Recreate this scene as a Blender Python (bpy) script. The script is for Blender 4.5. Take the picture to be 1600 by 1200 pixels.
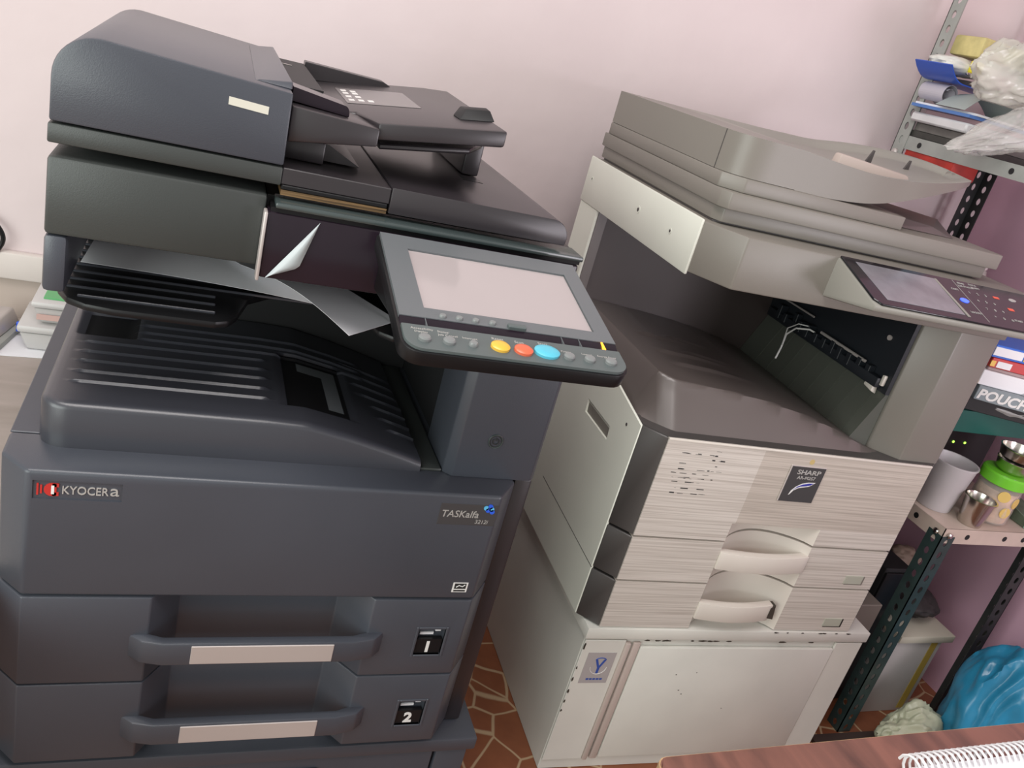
import bpy, bmesh, math, random
from mathutils import Vector, Matrix, noise
random.seed(7)
sc = bpy.context.scene
col = sc.collection
for o in list(bpy.data.objects): bpy.data.objects.remove(o)

# ------------------------------------------------------------ camera, world, light
def cam_axes(yaw, pit, roll):
    cy, sy = math.cos(yaw), math.sin(yaw)
    f = Vector((-sy*math.cos(pit), cy*math.cos(pit), -math.sin(pit)))
    r = Vector((cy, sy, 0)); u = r.cross(f)
    c, s = math.cos(roll), math.sin(roll)
    return c*r + s*u, -s*r + c*u, f
cam_data = bpy.data.cameras.new('camera'); cam = bpy.data.objects.new('camera', cam_data); col.objects.link(cam)
R_, U_, F_ = cam_axes(-0.41637, 0.38299, 0.27598)
cam.matrix_world = Matrix(((R_.x, U_.x, -F_.x, 0.13587), (R_.y, U_.y, -F_.y, -0.88702), (R_.z, U_.z, -F_.z, 1.27646), (0, 0, 0, 1)))
cam_data.sensor_width = 36; cam_data.lens = 1308.08/1600*36; cam_data.clip_start = 0.02
sc.camera = cam
sc.view_settings.view_transform = 'Standard'; sc.view_settings.look = 'None'
sc.view_settings.gamma = 1; sc.view_settings.use_curve_mapping = False
sc.view_settings.exposure = 0.04
w = bpy.data.worlds.new('room_light'); sc.world = w; w.use_nodes = True
w.node_tree.nodes['Background'].inputs[0].default_value = (1.0, 0.96, 0.93, 1)
w.node_tree.nodes['Background'].inputs[1].default_value = 0.52
def area(name, loc, target, sx, sy, power, color):
    d = bpy.data.lights.new(name, 'AREA'); d.shape = 'RECTANGLE'; d.size = sx; d.size_y = sy
    d.energy = power; d.color = color
    o = bpy.data.objects.new(name, d); col.objects.link(o); o.location = loc
    o.rotation_euler = (Vector(target) - Vector(loc)).to_track_quat('-Z', 'Y').to_euler()
    return o
area('window_daylight', (-1.75, -1.75, 1.3), (0.7, 0.3, 0.75), 2.3, 1.6, 56, (0.92, 1.0, 0.95))
area('ceiling_tube_light', (-0.05, -0.65, 2.6), (0.6, 0.0, 0.6), 1.6, 0.8, 31, (1.0, 0.95, 0.93))
area('side_window_daylight', (2.0, -1.5, 1.0), (1.95, 0.5, 0.5), 0.6, 0.9, 16, (1.0, 0.93, 1.0))

# ------------------------------------------------------------ materials
MATS = {}
def mat(name, color, rough=0.5, metal=0.0, var=0.0, vscale=8.0, bump=0.0, bscale=200.0, alpha=1.0, emit=None, stretch=None, trans=0.0, coat=0.0, spec=0.5):
    if name in MATS: return MATS[name]
    m = bpy.data.materials.new(name); m.use_nodes = True
    nt = m.node_tree; b = nt.nodes['Principled BSDF']
    b.inputs['Base Color'].default_value = (*color, 1); b.inputs['Roughness'].default_value = rough
    b.inputs['Metallic'].default_value = metal; b.inputs['Alpha'].default_value = alpha
    b.inputs['Transmission Weight'].default_value = trans; b.inputs['Coat Weight'].default_value = coat; b.inputs['Coat Roughness'].default_value = .25; b.inputs['Specular IOR Level'].default_value = spec
    tc = nt.nodes.new('ShaderNodeTexCoord'); mp = nt.nodes.new('ShaderNodeMapping')
    nt.links.new(tc.outputs['Object'], mp.inputs[0])
    if stretch: mp.inputs['Scale'].default_value = stretch
    n = nt.nodes.new('ShaderNodeTexNoise'); n.inputs['Scale'].default_value = vscale; n.inputs['Detail'].default_value = 5
    nt.links.new(mp.outputs[0], n.inputs['Vector'])
    if var:
        rp = nt.nodes.new('ShaderNodeValToRGB')
        rp.color_ramp.elements[0].position = .3; rp.color_ramp.elements[1].position = .7
        rp.color_ramp.elements[0].color = (*[max(0, c*(1-var)) for c in color], 1)
        rp.color_ramp.elements[1].color = (*[min(1, c*(1+var)) for c in color], 1)
        nt.links.new(n.outputs['Fac'], rp.inputs[0]); nt.links.new(rp.outputs[0], b.inputs['Base Color'])
    if bump:
        n2 = nt.nodes.new('ShaderNodeTexNoise'); n2.inputs['Scale'].default_value = bscale
        nt.links.new(tc.outputs['Object'], n2.inputs['Vector'])
        bp = nt.nodes.new('ShaderNodeBump'); bp.inputs['Strength'].default_value = bump; bp.inputs['Distance'].default_value = .002
        nt.links.new(n2.outputs['Fac'], bp.inputs['Height']); nt.links.new(bp.outputs[0], b.inputs['Normal'])
    if emit:
        b.inputs['Emission Color'].default_value = (*emit[0], 1); b.inputs['Emission Strength'].default_value = emit[1]
    MATS[name] = m
    return m
def nodes_of(m): return m.node_tree, m.node_tree.nodes['Principled BSDF']

slate   = mat('slate plastic', (.056, .062, .077), .36, var=.06, vscale=5, bump=.1, bscale=900, spec=.55, coat=.1)
slate2  = mat('slate plastic tray', (.040, .042, .052), .32, var=.06, vscale=5, bump=.08, bscale=900, spec=.65, coat=.15)
slate3  = mat('dark slate plastic', (.043, .048, .046), .40, var=.05, vscale=5, bump=.08, bscale=900, spec=.5)
slateg  = mat('recess plastic', (.048, .056, .072), .34, var=.05, spec=.6)
black   = mat('black plastic', (.009, .009, .010), .33, spec=.3)
blackm  = mat('matt black plastic', (.010, .010, .011), .6)
gloss   = mat('glossy purple black', (.017, .011, .017), .2, var=.1, vscale=12, spec=.35)
adfdark = mat('feeder tray plastic', (.024, .020, .023), .34, var=.05, spec=.75)
bezel   = mat('panel bezel', (.125, .137, .145), .38, bump=.1, bscale=900)
pnl     = mat('panel button strip', (.095, .115, .115), .4)
ridge   = mat('scanner rim', (.045, .06, .06), .25, spec=.8)
silver  = mat('brushed silver', (.56, .51, .49), .38, metal=.35, var=.03)
lcd     = mat('screen with ceiling reflection', (.40, .355, .355), .1, var=.02)  # pinkish white reflection of ceiling and wall painted into the glass colour
chrome  = mat('chrome', (.6, .58, .55), .15, metal=1)
gold    = mat('streaky gold brown', (.13, .078, .034), .35, var=.9, vscale=4, stretch=(2, 2, 160))  # gold brown with fine level streaks, for the strip below the lid ledge
labelbk = mat('badge plate', (.062, .060, .062), .25)
txt_w   = mat('white lettering', (.75, .74, .72), .4)
txt_g   = mat('silver lettering', (.50, .49, .47), .35, metal=.3)
txt_d   = mat('dark print', (.02, .02, .02), .6)
red     = mat('red mark', (.5, .03, .025), .4)
blue    = mat('blue mark', (.03, .12, .75), .35)
cyan    = mat('cyan mark', (.12, .5, .8), .35)
yel_b   = mat('amber key', (.75, .45, .06), .3); red_b = mat('red key', (.70, .14, .07), .3); blu_b = mat('blue key', (.10, .48, .62), .3)
greykey = mat('grey key', (.20, .21, .21), .3)
orange  = mat('amber lamp', (.9, .35, .02), .4, emit=((1, .35, .03), 2.0))
blueled = mat('blue lamp', (.05, .1, .9), .4, emit=((.06, .12, 1), 1.6))
greenled = mat('green lamp', (.3, .8, .1), .4, emit=((.45, 1, .1), 2.0))
paper   = mat('paper', (.80, .80, .83), .7, var=.03)
film    = mat('peeling film', (.55, .60, .62), .2, alpha=.75)
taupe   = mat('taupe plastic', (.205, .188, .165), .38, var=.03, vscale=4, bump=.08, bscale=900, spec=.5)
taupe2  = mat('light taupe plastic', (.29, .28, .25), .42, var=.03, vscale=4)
hump_m  = mat('brown grey tray plastic', (.115, .096, .090), .34, var=.05, vscale=4, spec=.7)
charc   = mat('charcoal trim', (.068, .062, .060), .4, var=.04)
wpanel  = mat('ivory plastic', (.73, .74, .66), .42, var=.03, vscale=6)
ivory   = mat('ivory handle', (.66, .61, .55), .4, var=.02)
navy    = mat('dark mechanism', (.012, .015, .020), .5)
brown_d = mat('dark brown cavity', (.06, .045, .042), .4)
gr_slope = mat('grey green guide plate', (.085, .09, .075), .45)
taupelip = mat('pinkish paper guide', (.50, .42, .38), .45)
glassblk = mat('black glass', (.01, .01, .013), .1)
white_m = mat('painted steel white', (.66, .65, .60), .38, var=.05, vscale=7, bump=.1, bscale=60)
chip    = mat('chipped paint', (.05, .04, .03), .7)
gsteel  = mat('grey painted steel', (.32, .33, .31), .45, var=.08, vscale=20)
gnsteel = mat('dark green painted steel', (.035, .058, .056), .35, var=.2, vscale=30)
dksteel = mat('dark painted steel', (.028, .03, .03), .4, var=.2, vscale=30)
cream   = mat('cream painted shelf', (.62, .50, .43), .5, var=.15, vscale=9)
teal    = mat('teal painted shelf', (.009, .10, .082), .4, var=.1)
stl     = mat('stainless steel', (.62, .58, .53), .22, metal=1)
lime    = mat('lime plastic', (.16, .55, .03), .35)
milky   = mat('milky plastic', (.72, .68, .70), .35, alpha=.75)
snack   = mat('snacks in jar', (.55, .36, .25), .5, var=.5, vscale=30)
clearjar = mat('clear plastic', (.8, .75, .7), .15, alpha=.3)
blueplastic = mat('blue polythene', (.03, .27, .47), .28, var=.25, vscale=9, coat=.2)
greenbag = mat('pale green polythene', (.48, .50, .36), .3, var=.15, alpha=.9)
clearbag = mat('clear polythene', (.72, .71, .67), .18, alpha=.38, coat=.6)
milkbag = mat('cloudy polythene', (.70, .68, .61), .22, alpha=.62, coat=.5)

# wall
wallm = bpy.data.materials.new('pink plaster'); wallm.use_nodes = True
nt, b = nodes_of(wallm)
tc = nt.nodes.new('ShaderNodeTexCoord'); n1 = nt.nodes.new('ShaderNodeTexNoise'); n1.inputs['Scale'].default_value = 2.2; n1.inputs['Detail'].default_value = 8
rp = nt.nodes.new('ShaderNodeValToRGB'); rp.color_ramp.elements[0].position = .35; rp.color_ramp.elements[1].position = .7
rp.color_ramp.elements[0].color = (.665, .565, .57, 1); rp.color_ramp.elements[1].color = (.715, .615, .615, 1)
nt.links.new(tc.outputs['Object'], n1.inputs['Vector']); nt.links.new(n1.outputs['Fac'], rp.inputs[0]); nt.links.new(rp.outputs[0], b.inputs['Base Color'])
n2 = nt.nodes.new('ShaderNodeTexNoise'); n2.inputs['Scale'].default_value = 14; n2.inputs['Detail'].default_value = 6
bp = nt.nodes.new('ShaderNodeBump'); bp.inputs['Strength'].default_value = .18; bp.inputs['Distance'].default_value = .01
nt.links.new(tc.outputs['Object'], n2.inputs['Vector']); nt.links.new(n2.outputs['Fac'], bp.inputs['Height']); nt.links.new(bp.outputs[0], b.inputs['Normal'])
b.inputs['Roughness'].default_value = .6
shadewall = mat('pink plaster in shade', (.70, .43, .54), .6, var=.06, vscale=3, bump=.15, bscale=15)  # back wall's plaster with its pinker shaded tone put into the colour
tanwall = mat('tan wall paint', (.50, .42, .37), .55, var=.04, vscale=6)
ledgem = mat('white plaster ledge', (.70, .64, .60), .55, var=.04, vscale=10)
# floor: terracotta crazy paving with cream joints
floorm = bpy.data.materials.new('terracotta crazy paving'); floorm.use_nodes = True
nt, b = nodes_of(floorm)
tc = nt.nodes.new('ShaderNodeTexCoord')
nz = nt.nodes.new('ShaderNodeTexNoise'); nz.inputs['Scale'].default_value = 6
mx = nt.nodes.new('ShaderNodeMix'); mx.data_type = 'VECTOR'; mx.inputs[0].default_value = .03
nt.links.new(tc.outputs['Object'], nz.inputs['Vector']); nt.links.new(tc.outputs['Object'], mx.inputs[4]); nt.links.new(nz.outputs['Color'], mx.inputs[5])
v = nt.nodes.new('ShaderNodeTexVoronoi'); v.feature = 'DISTANCE_TO_EDGE'; v.inputs['Scale'].default_value = 11
nt.links.new(mx.outputs[1], v.inputs['Vector'])
r1 = nt.nodes.new('ShaderNodeValToRGB'); r1.color_ramp.elements[0].position = .014; r1.color_ramp.elements[1].position = .034
nt.links.new(v.outputs['Distance'], r1.inputs[0])
r2 = nt.nodes.new('ShaderNodeValToRGB'); r2.color_ramp.elements[0].color = (.20, .065, .03, 1); r2.color_ramp.elements[1].color = (.30, .105, .045, 1)
n3 = nt.nodes.new('ShaderNodeTexNoise'); n3.inputs['Scale'].default_value = 30; nt.links.new(tc.outputs['Object'], n3.inputs['Vector']); nt.links.new(n3.outputs['Fac'], r2.inputs[0])
m2 = nt.nodes.new('ShaderNodeMix'); m2.data_type = 'RGBA'; m2.inputs[6].default_value = (.50, .36, .22, 1)
nt.links.new(r1.outputs[0], m2.inputs[0]); nt.links.new(r2.outputs[0], m2.inputs[7]); nt.links.new(m2.outputs[2], b.inputs['Base Color'])
b.inputs['Roughness'].default_value = .4
# brushed striped cover
def striped(name, c0, c1):
    m = bpy.data.materials.new(name); m.use_nodes = True; nt, b = nodes_of(m)
    tc = nt.nodes.new('ShaderNodeTexCoord'); mp = nt.nodes.new('ShaderNodeMapping'); mp.inputs['Scale'].default_value = (4, 4, 340)
    nz = nt.nodes.new('ShaderNodeTexNoise'); nz.inputs['Scale'].default_value = 1; nz.inputs['Detail'].default_value = 3
    rp = nt.nodes.new('ShaderNodeValToRGB'); rp.color_ramp.elements[0].position = .35; rp.color_ramp.elements[1].position = .6
    rp.color_ramp.elements[0].color = (*c0, 1); rp.color_ramp.elements[1].color = (*c1, 1)
    nt.links.new(tc.outputs['Object'], mp.inputs[0]); nt.links.new(mp.outputs[0], nz.inputs['Vector']); nt.links.new(nz.outputs['Fac'], rp.inputs[0]); nt.links.new(rp.outputs[0], b.inputs['Base Color'])
    b.inputs['Roughness'].default_value = .42
    return m
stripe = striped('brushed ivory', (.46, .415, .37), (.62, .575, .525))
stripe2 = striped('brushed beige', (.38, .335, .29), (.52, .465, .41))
# wood desk
def wood(name, c0, c1, sc3, rough=.35):
    m = bpy.data.materials.new(name); m.use_nodes = True; nt, b = nodes_of(m)
    tc = nt.nodes.new('ShaderNodeTexCoord'); mp = nt.nodes.new('ShaderNodeMapping'); mp.inputs['Scale'].default_value = sc3
    mp.inputs['Rotation'].default_value = (0, 0, .35)
    nz = nt.nodes.new('ShaderNodeTexNoise'); nz.inputs['Scale'].default_value = 1; nz.inputs['Detail'].default_value = 7; nz.inputs['Distortion'].default_value = .6
    rp = nt.nodes.new('ShaderNodeValToRGB'); rp.color_ramp.elements[0].position = .35; rp.color_ramp.elements[1].position = .65
    rp.color_ramp.elements[0].color = (*c0, 1); rp.color_ramp.elements[1].color = (*c1, 1)
    nt.links.new(tc.outputs['Object'], mp.inputs[0]); nt.links.new(mp.outputs[0], nz.inputs['Vector']); nt.links.new(nz.outputs['Fac'], rp.inputs[0]); nt.links.new(rp.outputs[0], b.inputs['Base Color'])
    b.inputs['Roughness'].default_value = rough
    return m
deskm = wood('reddish brown laminate', (.10, .048, .036), (.24, .105, .075), (28, 5, 5))
deskedge = mat('worn desk edging', (.50, .33, .18), .6, var=.3, vscale=50)
tablem = wood('greyish beige laminate', (.36, .31, .27), (.46, .40, .36), (4, 18, 5), .5)

# ------------------------------------------------------------ mesh helpers
class MB:
    def __init__(self): self.bm = bmesh.new(); self.mats = []; self.cur = 0
    def use(self, m):
        if m not in self.mats: self.mats.append(m)
        self.cur = self.mats.index(m); return self
    def _merge(self, t, bev=0, seg=2, M=None):
        if bev:
            bmesh.ops.recalc_face_normals(t, faces=t.faces[:])
            es = [e for e in t.edges if len(e.link_faces) == 2 and e.calc_face_angle(0) > .35]
            bmesh.ops.bevel(t, geom=es, offset=bev, segments=seg, profile=.5, affect='EDGES', clamp_overlap=True)
        bmesh.ops.recalc_face_normals(t, faces=t.faces[:])
        if M is not None: bmesh.ops.transform(t, matrix=M, verts=t.verts[:])
        vm = [self.bm.verts.new(vv.co) for vv in t.verts]
        t.verts.index_update()
        for f in t.faces:
            try:
                nf = self.bm.faces.new([vm[x.index] for x in f.verts]); nf.material_index = self.cur
            except ValueError: pass
        t.free(); return self
    def hexa(self, pts, bev=0, seg=2, M=None):
        t = bmesh.new(); v = [t.verts.new(q) for q in pts]
        for f in ((0, 3, 2, 1), (4, 5, 6, 7), (0, 1, 5, 4), (1, 2, 6, 5), (2, 3, 7, 6), (3, 0, 4, 7)): t.faces.new([v[i] for i in f])
        return self._merge(t, bev, seg, M)
    def box(self, x0, x1, y0, y1, z0, z1, bev=0, seg=2, M=None):
        return self.hexa([(x0, y0, z0), (x1, y0, z0), (x1, y1, z0), (x0, y1, z0), (x0, y0, z1), (x1, y0, z1), (x1, y1, z1), (x0, y1, z1)], bev, seg, M)
    def prism(self, poly, ax, a0, a1, bev=0, seg=2, M=None):
        P = {'x': lambda q, a: (a, q[0], q[1]), 'y': lambda q, a: (q[0], a, q[1]), 'z': lambda q, a: (q[0], q[1], a)}[ax]
        t = bmesh.new(); A = [t.verts.new(P(q, a0)) for q in poly]; B = [t.verts.new(P(q, a1)) for q in poly]; n = len(poly)
        t.faces.new(A); t.faces.new(B[::-1])
        for i in range(n): t.faces.new([A[i], B[i], B[(i+1) % n], A[(i+1) % n]])
        return self._merge(t, bev, seg, M)
    def tube(self, pts, r, n=8, M=None, cap=True):
        pts = [Vector(q) for q in pts]; t = bmesh.new(); rings = []
        prev = None
        for i, q in enumerate(pts):
            d = (pts[min(i+1, len(pts)-1)] - pts[max(i-1, 0)]).normalized()
            if prev is None:
                a = d.orthogonal().normalized()
            else:
                a = (prev - d*prev.dot(d)).normalized()
            prev = a; b2 = d.cross(a); rr = r[i] if isinstance(r, (list, tuple)) else r
            rings.append([t.verts.new(q + rr*(math.cos(2*math.pi*k/n)*a + math.sin(2*math.pi*k/n)*b2)) for k in range(n)])
        for A, B in zip(rings, rings[1:]):
            for k in range(n): t.faces.new([A[k], A[(k+1) % n], B[(k+1) % n], B[k]])
        if cap: t.faces.new(rings[0]); t.faces.new(rings[-1][::-1])
        return self._merge(t, 0, 2, M)
    def lathe(self, prof, c=(0, 0, 0), n=28, M=None):
        t = bmesh.new(); rings = []
        for r, z in prof: rings.append([t.verts.new((c[0]+r*math.cos(2*math.pi*k/n), c[1]+r*math.sin(2*math.pi*k/n), c[2]+z)) for k in range(n)])
        for A, B in zip(rings, rings[1:]):
            for k in range(n): t.faces.new([A[k], A[(k+1) % n], B[(k+1) % n], B[k]])
        t.faces.new(rings[0]); t.faces.new(rings[-1])
        return self._merge(t, 0, 2, M)
    def sheet(self, fn, nu, nv, thick, M=None):
        """closed thin solid from a surface function fn(u,v) in 0..1"""
        t = bmesh.new(); g = []
        P = [[Vector(fn(i/nu, j/nv)) for j in range(nv+1)] for i in range(nu+1)]
        top = [[t.verts.new(P[i][j]) for j in range(nv+1)] for i in range(nu+1)]
        bot = []
        for i in range(nu+1):
            row = []
            for j in range(nv+1):
                du = P[min(i+1, nu)][j]-P[max(i-1, 0)][j]; dv = P[i][min(j+1, nv)]-P[i][max(j-1, 0)]
                nn = du.cross(dv); nn = nn.normalized() if nn.length > 1e-9 else Vector((0, 0, 1))
                row.append(t.verts.new(P[i][j]-nn*thick))
            bot.append(row)
        for i in range(nu):
            for j in range(nv):
                t.faces.new([top[i][j], top[i+1][j], top[i+1][j+1], top[i][j+1]]); t.faces.new([bot[i][j], bot[i][j+1], bot[i+1][j+1], bot[i+1][j]])
        for i in range(nu):
            t.faces.new([top[i][0], bot[i][0], bot[i+1][0], top[i+1][0]]); t.faces.new([top[i][nv], top[i+1][nv], bot[i+1][nv], bot[i][nv]])
        for j in range(nv):
            t.faces.new([top[0][j], top[0][j+1], bot[0][j+1], bot[0][j]]); t.faces.new([top[nu][j], bot[nu][j], bot[nu][j+1], top[nu][j+1]])
        return self._merge(t, 0, 2, M)
    def solid(self, fn, nu, nv, zb, M=None):
        """height-field solid: top surface fn(u,v), flat bottom at zb"""
        t = bmesh.new()
        top = [[t.verts.new(fn(i/nu, j/nv)) for j in range(nv+1)] for i in range(nu+1)]
        bot = [[t.verts.new((top[i][j].co.x, top[i][j].co.y, zb)) for j in range(nv+1)] for i in range(nu+1)]
        for i in range(nu):
            for j in range(nv): t.faces.new([top[i][j], top[i+1][j], top[i+1][j+1], top[i][j+1]])
        for i in range(nu):
            t.faces.new([top[i][0], bot[i][0], bot[i+1][0], top[i+1][0]]); t.faces.new([top[i][nv], top[i+1][nv], bot[i+1][nv], bot[i][nv]])
        for j in range(nv):
            t.faces.new([top[0][j], top[0][j+1], bot[0][j+1], bot[0][j]]); t.faces.new([top[nu][j], bot[nu][j], bot[nu][j+1], top[nu][j+1]])
        return self._merge(t, 0, 2, M)
    def blob(self, c, rx, ry, rz, amp=.12, freq=6, sub=4, flat=None, seed=0, M=None, stretch=(1, 1, 1), turn=0.0, taper=0.0):
        t = bmesh.new(); bmesh.ops.create_icosphere(t, subdivisions=sub, radius=1)
        for vv in t.verts:
            d = vv.co.normalized()
            dr = Matrix.Rotation(turn, 3, 'Y') @ d
            q = Vector((dr.x*stretch[0], dr.y*stretch[1], dr.z*stretch[2]))*freq*.35 + Vector((seed*7.3, seed*3.1, seed))
            f = 1 + amp*(noise.noise(d*1.3+Vector((seed, 0, 0)))*1.2)
            f += amp*.6*(.5-abs(noise.noise(q*1.7+Vector((3, 1, 2))))*2.2) + amp*.16*(.4-abs(noise.noise(q*3.1)*1.8))
            tp = 1-taper*max(0, -d.x)
            co = Vector((d.x*rx, d.y*ry*tp, d.z*rz*tp))*f + Vector(c)
            if flat is not None and co.z < flat: co.z = flat + .001*noise.noise(q*9)
            vv.co = co
        return self._merge(t, 0, 2, M)

def tag(o, label=None, cat=None, group=None, kind=None):
    if label: o['label'] = label
    if cat: o['category'] = cat
    if group: o['group'] = group
    if kind: o['kind'] = kind
    return o
def thing(name, label, cat, loc=(0, 0, 0), rz=0, group=None):
    o = bpy.data.objects.new(name, None); col.objects.link(o); o.empty_display_size = .05
    o.location = loc; o.rotation_euler = (0, 0, rz)
    o['FR'] = 0; del o['FR']
    return tag(o, label, cat, group)
FRAME = Matrix()          # frame the mesh coordinates are given in
def root_matrix(o):
    M = Matrix()
    while o is not None:
        M = (Matrix.Translation(o.location) @ o.rotation_euler.to_matrix().to_4x4()) @ M; o = o.parent
    return M
def build(mb, name, m=None, parent=None, label=None, angle=35, frame=None):
    """link the collected mesh as ONE object; coordinates are given in frame (default FRAME) and stored local to the parent"""
    me = bpy.data.meshes.new(name); bm = mb.bm
    F = FRAME if frame is None else frame
    M = F
    if parent is not None: M = root_matrix(parent).inverted() @ F
    bm.transform(M); bm.to_mesh(me); bm.free()
    for mm in (mb.mats or [m]): me.materials.append(mm)
    for p in me.polygons: p.use_smooth = True
    me.set_sharp_from_angle(angle=math.radians(angle))
    o = bpy.data.objects.new(name, me); col.objects.link(o)
    if parent is not None: o.parent = parent
    else:
        # put the origin at the base of the mesh
        xs = [vv.co for vv in me.vertices]
        c = Vector(((min(q.x for q in xs)+max(q.x for q in xs))/2, (min(q.y for q in xs)+max(q.y for q in xs))/2, min(q.z for q in xs)))
        me.transform(Matrix.Translation(-c)); o.location = c
    if label: o['label'] = label
    return o
def cut(o, mb, frame=None):
    """boolean-subtract the shapes in mb from object o, once, for good"""
    me = bpy.data.meshes.new('cutter'); F = FRAME if frame is None else frame
    mb.bm.transform(F); mb.bm.to_mesh(me); mb.bm.free()
    for mm in mb.mats: me.materials.append(mm)
    c = bpy.data.objects.new('cutter', me); col.objects.link(c)
    bpy.context.view_layer.update()
    md = o.modifiers.new('b', 'BOOLEAN'); md.object = c; md.operation = 'DIFFERENCE'; md.solver = 'EXACT'
    dg = bpy.context.evaluated_depsgraph_get()
    new = bpy.data.meshes.new_from_object(o.evaluated_get(dg)); new.set_sharp_from_angle(angle=math.radians(35))
    o.modifiers.remove(md); o.data = new
    bpy.data.objects.remove(c); bpy.data.meshes.remove(me)
def basis(o, X, Y):
    """matrix with local x along X, local y along Y at origin o"""
    X = Vector(X).normalized(); Y = Vector(Y); Z = X.cross(Y).normalized(); Y = Z.cross(X)
    return Matrix(((X.x, Y.x, Z.x, o[0]), (X.y, Y.y, Z.y, o[1]), (X.z, Y.z, Z.z, o[2]), (0, 0, 0, 1)))
def text(mb, s, size, M, ext=.0006, bold=0.0, shear=0.0, sx=1.0):
    cu = bpy.data.curves.new('t', 'FONT'); cu.body = s; cu.size = size; cu.extrude = ext; cu.offset = bold*size; cu.shear = shear; cu.resolution_u = 3
    o = bpy.data.objects.new('t', cu); col.objects.link(o)
    me = bpy.data.meshes.new_from_object(o.evaluated_get(bpy.context.evaluated_depsgraph_get()))
    t = bmesh.new(); t.from_mesh(me); bmesh.ops.scale(t, vec=(sx, 1, 1), verts=t.verts[:])
    bpy.data.objects.remove(o); bpy.data.curves.remove(cu); bpy.data.meshes.remove(me)
    return mb._merge(t, 0, 2, M)
def fit_text(mb, s, x0, x1, h, org, ext, bold=0.0):
    """front-facing lettering stretched to run from x0 to x1 with capitals h high"""
    t = MB(); text(t, s, h/.70, Matrix(), ext, bold); xs = [v_.co.x for v_ in t.bm.verts]; a_, b_ = min(xs), max(xs); t.bm.free()
    k = (x1-x0)/(b_-a_); text(mb, s, h/.70, FRONT(x0-a_*k, org[0], org[1]), ext, bold, 0, k); return mb
def lerp_tab(tab, x):
    if x <= tab[0][0]: return tab[0][1]
    for (a, fa), (b, fb) in zip(tab, tab[1:]):
        if x <= b:
            t = (x-a)/(b-a); return fa+(fb-fa)*t
    return tab[-1][1]
def arc(cx, cy, r, a0, a1, n=8): return [(cx+r*math.cos(math.radians(a0+(a1-a0)*i/n)), cy+r*math.sin(math.radians(a0+(a1-a0)*i/n))) for i in range(n+1)]
FRONT = lambda x, y, z: basis((x, y, z), (1, 0, 0), (0, 0, 1))     # text on a front face (y = const, facing -y)

#PART room
# ------------------------------------------------------------ the room
WY, WX = .86, 2.09
def struct(mb, name, m):
    o = build(mb, name, m); o['kind'] = 'structure'; return o
struct(MB().box(-2.2, 2.6, -2.6, 1.2, -.05, 0), 'floor', floorm)
struct(MB().box(-2.2, 2.25, WY, WY+.1, 0, 2.75), 'wall_back', wallm)
struct(MB().box(WX, WX+.1, -.7, WY, 0, 2.75), 'wall_right', shadewall)
struct(MB().box(-2.2, .55, WY-.02, WY, .665-.05, .668, .004), 'trim_1', ledgem)
struct(MB().box(-2.2, .55, WY-.006, WY, 0, .615), 'trim_2', tanwall)

#PART dark copier
# ------------------------------------------------------------ dark copier on its low stand
st = thing('copier_stand', 'low dark grey stand under the dark slate photocopier', 'stand', (.297, .34, 0))
build(MB().box(-.045, .645, .012, .665, .236, .2615, .004), 'top', slate, st)
build(MB().box(-.035, .635, .03, .655, .03, .2355), 'body', slate, st)
d = build(MB().box(-.035, .578, .018, .0295, .045, .232, .003), 'drawer', slate, st)
build(MB().box(.15, .40, .012, .0175, .195, .215, .003), 'handle', black, d)
build(MB().box(.583, .635, .018, .0295, .045, .232, .003), 'side_panel', slate, st)
for sx_ in (.0, .60):
    for sy_ in (.08, .60): build(MB().lathe([(.02, 0), (.02, .03)], (sx_, sy_, 0), 16), 'foot', black, st)

K = thing('photocopier', 'dark slate photocopier with tilting touch panel on the left', 'photocopier', (.297, .34, .262))
build(MB().box(-.028, .594, .083, .66, .263, .716, .003).use(slate2), 'body', slate2, K)
plan = [(-.03, .035), (0, 0), (.56, 0), (.592, .041), (.592, .082), (-.03, .082)]
o = build(MB().prism(plan, 'z', .5485, .72, .0045, 3), 'front_cover', slate, K)
cut(o, MB().use(labelbk).box(.007, .0975, -.01, .002, .6835, .7075))
fc = o
# raised badge: red mark and silver lettering
mb = MB().use(red); mb.prism(arc(.0265, .6955, .0085, 60, 300, 10), 'y', .0008, .002); mb.box(.0265, .033, .0008, .002, .699, .7035); mb.box(.0265, .033, .0008, .002, .6875, .692)
mb.use(txt_w).box(.0255, .0285, .0003, .0012, .690, .701)
mb.use(red).box(.011, .013, .0008, .002, .688, .703).box(.0145, .0165, .0008, .002, .690, .701)
build(mb, 'red_emblem', red, fc, 'small red emblem beside the maker lettering')
mb = MB().use(txt_g)
fit_text(mb, 'KYOCER', .0365, .0835, .0105, (.0018, .6905), .001, .004); fit_text(mb, 'a', .0852, .0945, .0148, (.0018, .6906), .001, -.003)
build(mb, 'maker_lettering', txt_g, fc, 'raised silver lettering')
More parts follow.
